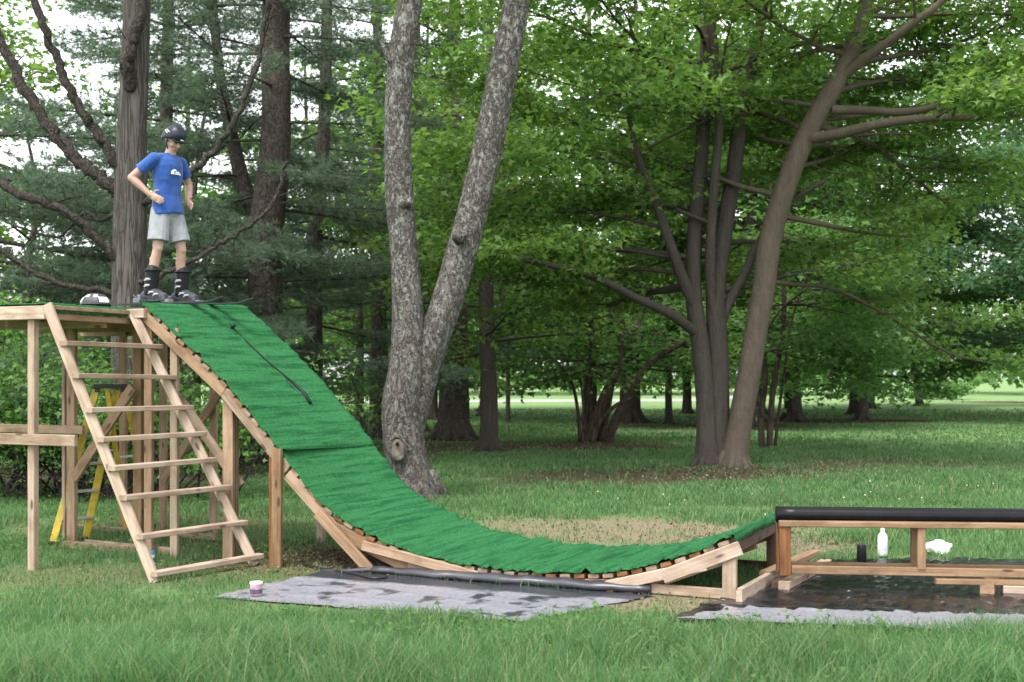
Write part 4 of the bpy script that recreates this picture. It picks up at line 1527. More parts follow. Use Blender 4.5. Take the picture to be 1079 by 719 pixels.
def make_platform():
    root = empty('wooden_platform', W(-2.3, -.3, 0), ANG)
    tag(root, 'tall wooden start platform on posts with green carpet edge under the skier', 'platform')
    pw, cw = M['pine_wood'], M['cedar_wood']
    off = Vector((-2.3, -.3, 0))

    def B(name, a, b, th, wd, mat, up=None):
        return board(root, name, Vector(a) - off, Vector(b) - off, th, wd, mat, up)
    sR = s_at(33, -1.02)           # right edge at the near corner
    sR = -1.62
    zt = Z_TOP - .045
    zA = 2.21
    tN = -1.04
    # deck boards
    mb = MB()
    s = -3.5
    while s < sR - .02:
        mb.box((s - off.x, (tN + WID) / 2 - off.y, zt - .045), (WID - tN - .04, .135, .036), Matrix.Rotation(PI / 2, 3, 'Z'), .004)
        s += .143
    mb.build('deck', cw, root)
    # rim
    B('rim', (sR - .02, tN + .05, zt - .105), (sR - .02, WID, zt - .105), .085, .04, cw)
    B('rim', (-3.6, tN, zt - .09), (sR + .02, tN, zt - .09), .115, .04, pw)
    B('rim', (-3.6, WID, zt - .13), (sR, WID, zt - .13), .13, .04, cw)
    B('joist', (-3.5, -.25, zt - .13), (sR - .06, -.25, zt - .13), .12, .04, cw)
    B('joist', (-3.5, .6, zt - .13), (sR - .06, .6, zt - .13), .12, .04, cw)
    B('corner_block', (S_TOP - .22, -.02, zt - .055), (S_TOP + .03, -.02, zt - .055), .085, .05, pw)
    # green carpet lapped over the right edge
    V, Fc = [], []
    nn = 46
    pr = [(-1.2, .004), (-.5, .012), (-.1, .014), (-.02, .016), (.012, .0), (.018, -.035), (.02, -.062)]
    for j in range(nn + 1):
        t = tN - .0 + (-.06 - tN) * j / nn
        for k, (ds, dz) in enumerate(pr):
            V.append((sR + .01 + ds - off.x + random.uniform(-.003, .003), t - off.y, zt - .02 + dz + random.uniform(-.005, .005) + (random.uniform(-.012, .006) if k == 6 else 0)))
    m_ = len(pr)
    for j in range(nn):
        for k in range(m_ - 1):
            Fc.append((j * m_ + k, j * m_ + k + 1, (j + 1) * m_ + k + 1, (j + 1) * m_ + k))
    mb = MB(); mb.add(V, Fc)
    o = mb.build('carpet', M['turf'], root, smooth=True)
    so = o.modifiers.new('thick', 'SOLIDIFY'); so.thickness = .012; so.offset = -1
    V, Fc = [], []
    V = [(S_TOP - 1.6 - off.x, .0 - off.y, zt + .003), (S_TOP - .02 - off.x, .0 - off.y, zt + .003), (S_TOP - .02 - off.x, WID - off.y, zt + .003), (S_TOP - 1.6 - off.x, WID - off.y, zt + .003)]
    mb = MB(); mb.add(V, [(0, 1, 2, 3)])
    o = mb.build('carpet', M['turf'], root)
    so = o.modifiers.new('thick', 'SOLIDIFY'); so.thickness = .014; so.offset = -1

    def post(px, t, mat, w=.085, d=.04, top=.06):
        s = s_at(px, t)
        B('post', (s, t, -.05), (s, t, zt - top), d, w, mat, up=(0, 1, 0))
    post(35, -1.0, pw, .075, .06, .09)
    post(76, .22, cw, .1, .05, .1)
    post(68, .27, pw, .04, .04, .12)
    post(146, .3, cw, .1, .05)
    post(-40, .6, cw)
    post(130, WID - .05, cw)
    # level rails
    zr = 1.11
    sp = s_at(35, -1.0)
    B('rail', (-3.7, -1.05, zr), (sp + .52, -1.05, zr - .0), .095, .036, pw)
    B('rail', (-3.7, .19, zr + .02), (s_at(88, .19), .19, zr + .02), .085, .036, cw)
    # diagonal brace in front of the back posts
    a, b = on_near(140, 408, .16), on_near(78, 504, .18)
    B('brace', (a[0], .16, a[1]), (b[0], .18, b[1]), .1, .036, cw)
    B('ground_beam', (s_at(70, .2), .16, .03), (s_at(150, .2), .16, .03), .07, .04, pw)
    return root


make_platform()


def make_stairs():
    pw = M['pine_wood']
    bl, br = G(164, 614), G(269, 596)
    tl = W(-1.56, -1.03, 2.26); tr = W(-1.56, -.06, 2.25)
    # solve the top points from the picture: left (33,334) right (139,336)
    def top_at(px, py, z):
        Y = (z - H) * F / (HOR - py); return Vector(((px - CX) * Y / F, Y, z))
    tl = W(-1.57, -1.06, 2.245); tr = W(-1.57, -.02, 2.235)
    base = (bl + br) / 2; base.z = 0
    root = empty('wooden_stairs', base, 0)
    tag(root, 'steep open wooden stairs of pale lumber leaning against the platform', 'stairs')
    up = (bl - tl).cross(br - bl).normalized()
    for a, b in ((bl, tl), (br, tr)):
        board(root, 'stringer', a - base + Vector((0, 0, .0)), b - base, .085, .042, pw, up=Vector((1, 0, .6)))
    # treads: fractions measured from the picture
    ys = [362, 396, 432, 463, 493, 524, 565, 604]
    fr = []
    for y in ys:
        lo, hi = 0.0, 1.0
        for _ in range(40):
            m = (lo + hi) / 2
            p = bl.lerp(tl, m)
            py = HOR - (p.z - H) * F / p.y
            if py > y: lo = m
            else: hi = m
        fr.append(lo)
    dx = (br - bl).normalized()
    nrm = Vector((RV.x, RV.y, 0))
    for i, f in enumerate(fr):
        a, b = bl.lerp(tl, f) - base, br.lerp(tr, f) - base
        o = nrm * .055 + Vector((0, 0, .0))
        aa = a + o - dx * random.uniform(.03, .05); bb = b + o + dx * random.uniform(.03, .09)
        bb.z += random.uniform(-.008, .008)
        board(root, 'tread', aa, bb, .042, .088, pw if i != 7 else M['pine_wood'], up=(0, 0, 1))
    return root


make_stairs()


# ------------------------------------------------------------------ yellow stepladder
def make_stepladder():
    m_y = mat_plain('yellow_fibreglass', (.56, .41, .05), .5, .25, 12)
    m_a = mat_plain('ladder_aluminium', (.55, .56, .57), .35, .15, 25, .5, .7)
    m_k = mat_plain('ladder_black_cap', (.02, .02, .02), .5)
    Y = 12.15
    top = P(114, 411, 12.1)
    b1, b2 = G(55, 575), G(90, 570)
    t1, t2 = top + Vector((-.10, -.05, 0)), top + Vector((.07, .06, 0))
    b3, b4 = G(134, 563), G(160, 557)
    t3, t4 = top + Vector((.02, -.08, 0)), top + Vector((.15, .04, 0))
    base = (b1 + b2 + b3 + b4) / 4; base.z = 0
    root = empty('stepladder', base)
    tag(root, 'yellow stepladder with black cap standing behind the stairs under the platform', 'stepladder')
    for a, b in ((b1, t1), (b2, t2)):
        board(root, 'front_rail', a - base, b - base, .07, .028, m_y, up=(1, 0, 0.2))
    for a, b in ((b3, t3), (b4, t4)):
        board(root, 'rear_rail', a - base, b - base, .05, .022, m_y, up=(1, 0, -.2))
    for f in (.16, .34, .52, .70, .87):
        a, b = b1.lerp(t1, f) - base, b2.lerp(t2, f) - base
        board(root, 'step', a, b, .025, .075, m_a, up=(0, 0, 1))
    for f in (.2, .55):
        a, b = b3.lerp(t3, f) - base, b4.lerp(t4, f) - base
        board(root, 'rear_crossbar', a, b, .025, .02, m_a, up=(0, 0, 1))
    a, b = b1.lerp(t1, .6) - base, b3.lerp(t3, .6) - base
    board(root, 'spreader', a, b, .02, .006, m_a)
    mb = MB()
    mb.box((0, 0, 0), (.32, .17, .04), bev=.01)
    mb.box((-.12, 0, -.03), (.05, .15, .05)); mb.box((.12, 0, -.03), (.05, .15, .05))
    o = mb.build('top_cap', m_k, root)
    o.location = top - base + Vector((.02, 0, .035)); o.rotation_euler = (0, 0, R(20))
    for b in (b1, b2, b3, b4):
        mb = MB(); mb.box((0, 0, 0), (.06, .08, .05), bev=.01)
        mb.build('foot', m_k, root, loc=b - base + Vector((0, 0, .02)))


make_stepladder()


# ------------------------------------------------------------------ tarps
def tarp_mat(name, base_a, base_b, wet, rough_dry, thr, glint_col=None, back=None, st=(1, 1, 1)):
    m, nt, bs, out = new_mat(name)
    n1 = noise(nt, coords(nt, st), 3.4, 4, .55, .3)
    n2 = noise(nt, coords(nt), 30, 4, .65)
    n3 = noise(nt, coords(nt, (1, 1.8, 1)), 7, 4, .6)
    c = ramp(nt, n2, [(.3, base_a), (.7, base_b)])
    mask = ramp(nt, n1, [(thr, grey(0)), (thr + .09, grey(1))])
    if back is not None:            # the darker wet fold along the back edge
        (px_, py_, nx_, ny_, w_) = back
        sp_ = nt.nodes.new('ShaderNodeSeparateXYZ'); L(nt, coords(nt), sp_.inputs[0])
        dd = math_(nt, 'ADD', math_(nt, 'MULTIPLY', sp_.outputs['X'], nx_), math_(nt, 'MULTIPLY_ADD', sp_.outputs['Y'], ny_, -(px_ * nx_ + py_ * ny_)))
        dd = math_(nt, 'MULTIPLY_ADD', noise(nt, coords(nt), 2.2, 4, .6), .35, dd)
        bm = nt.nodes.new('ShaderNodeMapRange'); bm.inputs['From Min'].default_value = w_ + .22; bm.inputs['From Max'].default_value = w_ + .14
        L(nt, dd, bm.inputs['Value'])
        mask = math_(nt, 'MAXIMUM', mask, bm.outputs[0])
    c = mixc(nt, mask, c, wet)
    if glint_col:
        sp = ramp(nt, noise(nt, coords(nt, (1, 1.6, 1)), 17, 3, .6), [(.68, grey(0)), (.71, grey(1))])  # pale specks: glints on the wet sheet painted into its colour
        c = mixc(nt, sp, c, glint_col)
    L(nt, c, bs.inputs['Base Color'])
    rg = nt.nodes.new('ShaderNodeMapRange')
    rg.inputs['To Min'].default_value = rough_dry; rg.inputs['To Max'].default_value = .11
    L(nt, mask, rg.inputs['Value']); L(nt, rg.outputs[0], bs.inputs['Roughness'])
    bs.inputs['Specular IOR Level'].default_value = .7
    hh = math_(nt, 'MULTIPLY_ADD', n3, .8, n2)
    bump(nt, bs, hh, .25, .02)
    return m


def quad_sheet(poly, z, nx, ny, seed, rag=.03, wr=.012):
    a, b, c, d = [Vector((p[0], p[1], 0)) for p in poly]
    rr = random.Random(seed)
    cen = (a + b + c + d) / 4
    V, Fc = [], []
    for j in range(ny + 1):
        v = j / ny
        for i in range(nx + 1):
            u = i / nx
            p = (a.lerp(b, u)).lerp(d.lerp(c, u), v)
            if i in (0, nx) or j in (0, ny):
                p = p + Vector((rr.gauss(0, rag), rr.gauss(0, rag), 0))
            h = .5 + .5 * math.sin(p.x * 3.1 + 2 * math.sin(p.y * 2.3)) * math.sin(p.y * 5.2 + p.x)
            h2 = max(0, math.sin(p.x * 11 + p.y * 17 + 3 * math.sin(p.x * 2.1))) ** 6
            V.append(Vector((p.x, p.y, z + wr * h + wr * 1.3 * h2)) )
    w = nx + 1
    for j in range(ny):
        for i in range(nx):
            Fc.append((j * w + i, j * w + i + 1, (j + 1) * w + i + 1, (j + 1) * w + i))
    return V, Fc, cen


def make_tarps():
    V, Fc, cen = quad_sheet(TARP_L, .008, 90, 36, 1, .010, .006)
    ra_, rb_ = G(392, 606), G(686, 627)
    rd_ = (rb_ - ra_).normalized()
    m_l = tarp_mat('grey_wet_tarp', (.18, .18, .21), (.27, .27, .31), (.038, .04, .05), .26, .55, None, (ra_.x - cen.x, ra_.y - cen.y, rd_.y, -rd_.x, .36), (1, 1.0, 1))
    root = empty('grey_tarp', cen)
    tag(root, 'wet grey tarp lying in front of the ramp foot with its back edge rolled', 'tarp')
    mb = MB(); mb.add([v - cen for v in V], Fc)
    mb.build('sheet', m_l, root, smooth=True)
    m_r = mat_plain('tarp_roll_grey', (.035, .035, .044), .32, .3, 6, .6)
    a, b = G(392, 606, 0), G(686, 627, 0)
    pts = []
    for k in range(25):
        u = k / 24
        p = a.lerp(b, u); p.z = .044 + .004 * math.sin(k * 1.9)
        p += Vector((0, .015 * math.sin(k * .9), 0))
        pts.append(p - cen)
    mb = MB()
    mb.tube(pts, [.024 + .014 * min(1, k / 9) + .004 * math.sin(k * 2.3) for k in range(25)], 14, flute=.10, seed=3, ell=1.5)
    mb.tube([pts[0] + Vector((-.45, .14, -.03)), pts[0] + Vector((-.2, .05, -.02)), pts[0], pts[3]], [.008, .018, .028, .03], 8, flute=.2, seed=9)
    mb.build('rolled_edge', m_r, root, smooth=True)
    m_b = tarp_mat('black_wet_liner', (.008, .009, .011), (.022, .023, .028), (.007, .008, .010), .30, .42, (.30, .30, .31), None, (1, 2, 1))
    V, Fc, cen = quad_sheet(TARP_R, .010, 90, 50, 2, .012, .014)
    root = empty('black_liner', cen)
    tag(root, 'wet black pond liner spread under the sliding rail at right', 'tarp')
    mb = MB(); mb.add([v - cen for v in V], Fc)
    mb.build('sheet', m_b, root, smooth=True)
    # pale turned-over front strip
    m_p = tarp_mat('liner_pale_back', (.18, .18, .21), (.26, .26, .30), (.03, .03, .036), .26, .62)
    st = [gp(712, 657), gp(1115, 674), gp(1115, 655), gp(770, 645)]
    V, Fc, c2 = quad_sheet(st, .034, 60, 8, 4, .03, .006)
    mb = MB(); mb.add([v - cen for v in V], Fc)
    mb.build('turned_edge', m_p, root, smooth=True)


make_tarps()


# ------------------------------------------------------------------ sliding rail with black pipe
def make_rail():
    Yl = 9.45
    a = Vector(((821 - CX) * Yl / F, Yl, 0))
    ang = R(-5)
    root = empty('slide_rail', a, ang)
    tag(root, 'low sliding rail of black plastic pipe on a cedar wood frame at right', 'slide rail')
    cw, rw = M['cedar_wood'], M['red_wood']
    Lg = 3.4
    zb, zt = .185, .53
    mb = MB()
    n = 24
    ypt = [Vector((-.012 + (Lg + .05) * i / n, .10 + .004 * math.sin(i * .7), .576)) for i in range(n + 1)]
    mb.tube(ypt, .062, 20)
    o = mb.build('pipe', mat_plain('black_pipe', (.005, .005, .007), .33, .3, 8, .2, 0, .05), root, smooth=True)
    for y in (0, .2):
        board(root, 'top_rail', (0, y, zt - .012), (Lg, y, zt - .012), .042, .09, cw if y == 0 else rw, up=(0, 0, 1))
        board(root, 'bottom_rail', (0.092, y, zb + .012 - .03), (Lg, y, zb - .03), .062, .04, cw, up=(0, 0, 1))
    for i, x in enumerate((.045, 1.06, 2.1, 3.3)):
        for y in (-.0, .2):
            board(root, 'post', (x, y, zb - .06 if i == 0 else zb), (x, y, zt - .034), .05 if y else .06, .085 if i == 0 else .06, rw if i == 0 else cw, up=(0, 1, 0))
    board(root, 'runner', (1.16, -.02, zb - .088), (Lg, -.02, zb - .098), .04, .075, cw)
    # loose blocks below it
    def lone(name, label, p, q, th, wd, mat, z):
        c = (p + q) / 2
        r = empty(name, (c.x, c.y, 0))
        o = board(None, name, Vector((p.x, p.y, z)), Vector((q.x, q.y, z)), th, wd, mat)
        bpy.data.objects.remove(r)
        tag(o, label, 'lumber block', 'loose lumber blocks under the rail')
        return o
    pw = M['pine_wood']
    lone('lumber_block', 'pale lumber block lying on the black liner under rail end, lower one', G(826, 624), G(871, 599), .06, .088, pw, .05)
    lone('lumber_block', 'lumber block with dark cut end stacked on top of a paler block', G(806, 618), G(858, 594), .045, .09, cw, .098)
    lone('lumber_block', 'short dark wet lumber offcut poking out beside the pale block', G(818, 623), G(838, 610), .05, .07, M['dark_wood'], .045)
    lone('lumber_block', 'squared lumber block end under the right part of the rail', G(1040, 628), G(1052, 612), .085, .10, cw, .055)
    lone('lumber_block', 'long pale lumber lying flat beside the squared block end', G(1056, 627), G(1130, 629), .06, .09, pw, .045)


make_rail()


# ------------------------------------------------------------------ small things on the ground
def small_things():
    m_w = mat_plain('white_plastic', (.74, .74, .72), .4, .06, 20)
    # white jug / bottle
    p = G(930, 588); p.z = .02
    e = empty('white_bottle', p); tag(e, 'tall white plastic bottle standing on grass behind the rail', 'bottle')
    mb = MB()
    mb.lathe([(.040, 0), (.044, .006), (.044, .16), (.040, .185), (.024, .205), (.017, .21), (.017, .222)], seg=22)
    mb.build('body', m_w, e, smooth=True)
    mb = MB(); mb.lathe([(.019, .212), (.019, .245), (.008, .248), (.008, .262)], seg=16)
    mb.build('cap', mat_plain('bottle_cap', (.66, .66, .66), .4), e, smooth=False)
    mb = MB(); mb.lathe([(.0446, .05), (.0448, .052), (.0448, .13), (.0446, .132)], seg=22)
    mb.build('paper_label', mat_plain('bottle_label', (.55, .56, .60), .6, .25, 40), e, smooth=True)
    # black cylinder
    p = G(908, 594); p.z = .02
    e = empty('black_canister', p); tag(e, 'short black cylinder standing on liner left of the white bottle', 'canister')
    mb = MB(); mb.lathe([(.040, 0), (.042, .004), (.042, .135), (.038, .142)], seg=20)
    mb.build('body', mat_plain('canister_black', (.006, .006, .008), .5, spec=.2), e, smooth=True)
    mb = MB(); mb.lathe([(.034, .141), (.034, .150), (.03, .153)], seg=20)
    mb.build('lid', mat_plain('canister_lid', (.03, .03, .034), .35), e)
    # white crumpled bag
    p = G(985, 584); p.z = .0
    mb = MB()
    V, Fc = [], []
    rr = random.Random(3)
    nu, nv = 26, 12
    for j in range(nv + 1):
        v = j / nv * PI
        for i in range(nu):
            u = i / nu * 2 * PI
            r = 1 + .16 * math.sin(3 * u + 2 * v) + .12 * math.sin(7 * u - 3 * v) + .09 * rr.uniform(-1, 1)
            V.append((.135 * math.sin(v) * math.cos(u) * r, .075 * math.sin(v) * math.sin(u) * r, max(-.002, .05 + .055 * math.cos(v) * r + .018 * math.sin(2 * u + 1))))
    for j in range(nv):
        for i in range(nu):
            i2 = (i + 1) % nu
            Fc.append((j * nu + i, (j + 1) * nu + i, (j + 1) * nu + i2, j * nu + i2))
    mb.add(V, Fc)
    o = mb.build('plastic_bag', m_w, None, loc=p)
    tag(o, 'crumpled white plastic bag lying on the grass behind the rail', 'bag')
    # paint cup on the grey tarp
    p = G(270, 630); p.z = .02
    e = empty('paint_pot', p); tag(e, 'small pinkish paint pot standing on left tip of grey tarp', 'paint pot')
    mb = MB(); mb.lathe([(.040, 0), (.044, .004), (.046, .085), (.044, .09)], seg=20)
    mb.build('pot', mat_plain('pot_pink', (.42, .27, .33), .5, .5, 22), e, smooth=True)
    mb = MB(); mb.lathe([(.048, .086), (.048, .098), (.04, .1)], seg=20)
    mb.build('lid', mat_plain('pot_lid', (.72, .70, .68), .4), e)
    mb = MB(); mb.lathe([(.0445, .012), (.0458, .014), (.0464, .045), (.046, .047)], seg=20)
    mb.build('paint_smear', mat_plain('pot_dark_smear', (.07, .06, .09), .5, .4, 30), e)
    p = G(157, 593)
    e = empty('paint_tin', p); tag(e, 'small blue and white tin half hidden behind left stair stringer', 'tin')
    mb = MB(); mb.lathe([(.048, 0), (.05, .004), (.05, .10), (.047, .104)], seg=20)
    mb.build('tin', mat_plain('tin_blue', (.08, .22, .45), .4, .2), e, smooth=True)
    mb = MB(); mb.lathe([(.0505, .045), (.0512, .047), (.0512, .07), (.0505, .072)], seg=20)
    mb.build('band', m_w, e)
    # black hose on the ground by the tarp corner
    pts, rr_ = smooth_path([G(318, 596), G(335, 601), G(352, 604), G(372, 607), G(392, 612), G(408, 611)], [.010] * 6, 6)
    pts = [q + Vector((0, 0, .022)) for q in pts]
    mb = MB(); mb.tube(pts, rr_, 8)
    tag(mb.build('black_hose', mat_plain('hose_black', (.012, .012, .013), .4), None, smooth=True), 'thin black hose trailing over the grey tarp back corner', 'hose')
    # helmet like gear on the platform
    s, t = s_at(100, -.1), -.1
    p = W(s, t, Z_TOP - .012)
    e = empty('spare_helmet', p, R(-10)); tag(e, 'white and black vented helmet lying alone on the platform carpet', 'helmet')
    V, Fc = [], []
    nu, nv = 28, 9
    mb = MB()
    for j in range(nv + 1):
        v = j / nv * PI / 2
        for i in range(nu):
            u = 2 * PI * i / nu
            rib = 1 + .05 * math.cos(6 * u)
            V.append((.14 * math.cos(v) * math.cos(u) * rib, .10 * math.cos(v) * math.sin(u) * rib, .105 * math.sin(v)))
    mi = []
    for j in range(nv):
        for i in range(nu):
            i2 = (i + 1) % nu
            f = (j * nu + i, j * nu + i2, (j + 1) * nu + i2, (j + 1) * nu + i)
            mb_i = 1 if ((i // 2) * 7 + (j // 2) * 5 + (i // 2) * (j // 2)) % 5 in (0, 2, 3) or j == 0 else 0
            Fc.append(f); mi.append(mb_i)
    mb.v = V; mb.n = len(V); mb.f = Fc; mb.mi = mi
    mb.build('shell', [m_w, mat_plain('helmet_vents', (.03, .03, .035), .5)], e, smooth=True)
    # ski pole lying on the upper ramp
    a2 = on_near(243, 343, 0)
    def onramp(px, py):
        best = None
        for t in np.linspace(0, WID, 151):
            s = s_at(px, t); z = prof_s(s) + .035
            w = W(s, t, z)
            z += .05 * (t / WID) * max(0, min(1, (PROF[4][0] - s) / (PROF[4][0] - S_TOP)))
            w = W(s, t, z)
            e_ = abs(HOR - (z - H) * F / w.y - py)
            if best is None or e_ < best[0]: best = (e_, w)
        return best[1]
    ctrl = [onramp(*q) for q in ((243, 343), (262, 362), (285, 384), (308, 403), (322, 417), (327, 426))]
    e = empty('ski_pole', ctrl[0]); tag(e, 'black ski pole lying across the green turf of the upper ramp', 'ski pole')
    c0 = ctrl[0]
    a, b = ctrl[0] - c0, ctrl[3] - c0
    d = (b - a).normalized()
    mk = mat_plain('pole_black', (.010, .010, .011), .55, spec=.25)
    n = 10
    # follow the sloping deck
    pth = [ctrl[i] - c0 + Vector((0, 0, .006)) for i in range(5)]
    mb = MB(); p2, r2 = smooth_path(pth, [.006, .0065, .007, .0075, .008], 5); mb.tube(p2, r2, 8)
    mb.build('shaft', mk, e, smooth=True)
    mb = MB(); mb.tube([pth[3], pth[4], ctrl[5] - c0 + Vector((0, 0, .01))], [.014, .019, .017], 10)
    mb.build('grip', mk, e, smooth=True)
    mb = MB()
    q = p2[1]; Mr = d.to_track_quat('Z', 'Y').to_matrix()
    mb.lathe([(.006, -.008), (.034, -.004), (.036, .002), (.006, .012)], q, 12, Mr)
    mb.build('basket', mk, e, smooth=True)
    loop = []
    for k in range(13):
        u = 2 * PI * k / 12
        loop.append(pth[4] + Vector((-.09 + .09 * math.cos(u), .0 + .0 * u, .012 + .0 * u)) + CV * (.05 * math.sin(u)))
    def drop(v):
        w = v + c0 - P0
        s = w.dot(RV); v = v.copy(); v.z = prof_s(s) + .034 - c0.z; return v
    mb = MB(); mb.tube([drop(v) for v in loop], .006, 6, cap=False)
    mb.build('strap', mk, e, smooth=True)


small_things()


# ------------------------------------------------------------------ the skier
def remesh(mb, name, voxel, smooth=6, parent=None, mat=None):
    me = mb.mesh(name)
    o = bpy.data.objects.new(name, me); COL.objects.link(o)
    rm = o.modifiers.new('r', 'REMESH'); rm.mode = 'VOXEL'; rm.voxel_size = voxel
    sm = o.modifiers.new('s', 'SMOOTH'); sm.iterations = smooth; sm.factor = .5
    dg = bpy.context.evaluated_depsgraph_get()
    me2 = bpy.data.meshes.new_from_object(o.evaluated_get(dg))
    bpy.data.objects.remove(o)
    me2.polygons.foreach_set('use_smooth', [True] * len(me2.polygons))
    return link_mesh(name, me2, mat, parent)


def ellipsoid(mb, c, r, M3=None, nu=20, nv=12):
    V, Fc = [], []
    c = Vector(c); M3 = M3 or Matrix.Identity(3)
    for j in range(nv + 1):
        v = -PI / 2 + PI * j / nv
        for i in range(nu):
            u = 2 * PI * i / nu
            V.append(c + M3 @ Vector((r[0] * math.cos(v) * math.cos(u), r[1] * math.cos(v) * math.sin(u), r[2] * math.sin(v))))
    for j in range(nv):
        for i in range(nu):
            i2 = (i + 1) % nu
            Fc.append((j * nu + i, j * nu + i2, (j + 1) * nu + i2, (j + 1) * nu + i))
    mb.add(V, Fc)


def cap(mb, a, b, ra, rb, ell=1.0, seg=14):
    """tapered capsule"""
    a, b = Vector(a), Vector(b)
    d = (b - a).normalized()
    pts, rr = [], []
    for k in range(5):
        th = PI / 2 * (1 - k / 4)
        pts.append(a - d * ra * math.sin(th)); rr.append(max(.001, ra * math.cos(th)))
    for k in range(5):
        th = PI / 2 * (k / 4)
        pts.append(b + d * rb * math.sin(th)); rr.append(max(.001, rb * math.cos(th)))
    mb.tube(pts, rr, seg, ell=ell)


def make_person():
    yaw = R(-34)
    s0, t0 = -1.98, .78
    zf = Z_TOP + .050
    org = W(s0, t0, zf) + Vector((.115, 0, 0))
    # keep the feet at the picture's spot
    root = empty('person', org, yaw)
    tag(root, 'skier in blue t-shirt, grey shorts and black helmet standing atop the ramp, hands on hips', 'person')
    m_skin, nt, bs, out = new_mat('skin')
    L(nt, ramp(nt, noise(nt, coords(nt), 12, 3), [(.3, (.34, .20, .155)), (.7, (.42, .265, .21))]), bs.inputs['Base Color'])
    bs.inputs['Roughness'].default_value = .5
    bs.inputs['Subsurface Weight'].default_value = .08
    bs.inputs['Subsurface Radius'].default_value = (.01, .004, .002)
    hipz, knz, anz = .90, .53, .14
    # local axes: x forward, y left, z up
    hipR, hipL = (0, -.085, hipz), (0, .085, hipz)
    knR, knL = (.0, -.115, knz), (.07, .120, knz)
    anR, anL = (-.06, -.150, anz), (.035, .150, anz)
    pel, waist, chest, neck = Vector((0, 0, .95)), Vector((.0, 0, 1.08)), Vector((.015, 0, 1.29)), Vector((.045, 0, 1.47))
    shR, shL = Vector((.01, -.165, 1.405)), Vector((.01, .165, 1.405))
    elR, wrR = Vector((-.165, -.30, 1.215)), Vector((.005, -.205, 1.04))
    elL, wrL = Vector((-.02, .295, 1.195)), Vector((.075, .205, 1.01))
    headc = Vector((.10, 0, 1.615))
    hq = Euler((0, R(44), R(2))).to_matrix()        # looking down and to his left (picture right)
    mb = MB()
    for hp, kn, an in ((hipR, knR, anR), (hipL, knL, anL)):
        cap(mb, hp, kn, .076, .049)
        kn_, an_ = Vector(kn), Vector(an)
        cap(mb, kn, kn_.lerp(an_, .35) + Vector((-.012, 0, 0)), .046, .049)
        cap(mb, kn_.lerp(an_, .35) + Vector((-.012, 0, 0)), an, .049, .034)
        cap(mb, an, an_ + Vector((.02, 0, -.08)), .036, .034)
        ellipsoid(mb, kn_ + Vector((.018, 0, 0)), (.038, .039, .047))
    ellipsoid(mb, pel, (.105, .15, .12))
    ellipsoid(mb, waist, (.09, .128, .14))
    ellipsoid(mb, chest, (.105, .155, .17))
    ellipsoid(mb, (.015, 0, 1.40), (.075, .17, .075))
    cap(mb, (.025, 0, 1.42), headc + Vector((-.02, 0, -.07)), .056, .050)
    for sh, el, wr, sg in ((shR, elR, wrR, -1), (shL, elL, wrL, 1)):
        cap(mb, sh, el, .050, .038)
        cap(mb, el, el.lerp(wr, .3), .038, .040)
        cap(mb, el.lerp(wr, .3), wr, .040, .025)
        # hand: palm on the hip, fingers forward and down, thumb behind
        fd = Vector((.80, -.28 * sg * 1.0, -.42)).normalized()
        up = Vector((.45, -.12 * sg, .85)); up = (up - fd * up.dot(fd)).normalized()
        nrm = fd.cross(up)
        pc = wr + fd * .045
        Mh = Matrix((fd, up, nrm)).transposed()
        ellipsoid(mb, pc, (.052, .040, .017), Mh)
        for k, (ofs, ln) in enumerate(((.030, .062), (.010, .072), (-.011, .068), (-.031, .052))):
            b0 = wr + fd * .078 + up * ofs
            spread = up * (ofs * .45)
            d1 = (fd + spread).normalized()
            b1 = b0 + d1 * ln * .5
            b2 = b1 + (d1 + Vector((0, -.55 * sg, -.25))).normalized() * ln * .5
            cap(mb, b0, b1, .0095, .009, seg=8); cap(mb, b1, b2, .009, .0075, seg=8)
        t0_ = wr + fd * .02 + up * .032
        cap(mb, t0_, t0_ + (fd * .35 + up).normalized() * .035, .012, .010, seg=8)
        t1_ = t0_ + (fd * .35 + up).normalized() * .035
        cap(mb, t1_, t1_ + (fd * .75 + up * .4).normalized() * .03, .010, .008, seg=8)

    def hp(x, y, z): return headc + hq @ Vector((x, y, z))
    ellipsoid(mb, hp(-.005, 0, .025), (.095, .076, .098), hq)
    ellipsoid(mb, hp(.03, 0, -.045), (.062, .056, .070), hq)
    ellipsoid(mb, hp(.072, 0, -.098), (.024, .026, .020), hq)           # chin
    cap(mb, hp(.088, 0, .012), hp(.108, 0, -.026), .010, .014, seg=8)    # nose
    for sg in (-1, 1):
        ellipsoid(mb, hp(.062, .038 * sg, -.035), (.026, .024, .022), hq)
        ellipsoid(mb, hp(-.005, .078 * sg, -.012), (.022, .009, .032), hq)   # ears
        cap(mb, hp(.084, .016 * sg, .024), hp(.078, .046 * sg, .022), .009, .008, seg=8)  # brow
    cap(mb, hp(.090, -.020, -.066), hp(.090, .020, -.066), .0085, .0085, seg=8)
    cap(mb, hp(.087, -.016, -.078), hp(.087, .016, -.078), .0085, .0085, seg=8)
    body = remesh(mb, 'body', .0062, 4, root, m_skin)
    # facial colour parts
    m_eye = mat_plain('eye_dark', (.035, .03, .028), .25)
    for sg in (-1, 1):
        m2 = MB(); ellipsoid(m2, hp(.083, .031 * sg, .004), (.008, .013, .007), hq, 12, 8)
        m2.build('eye', m_eye, root, smooth=True)
        m2 = MB(); cap(m2, hp(.094, .017 * sg, .026), hp(.084, .049 * sg, .024), .0042, .0035, seg=6)
        m2.build('eyebrow', mat_plain('brow_brown', (.11, .065, .04), .8), root, smooth=True)
    m2 = MB(); cap(m2, hp(.0975, -.018, -.072), hp(.0975, .018, -.072), .0036, .0036, seg=6)
    m2.build('lips', mat_plain('lips', (.34, .13, .11), .5), root, smooth=True)
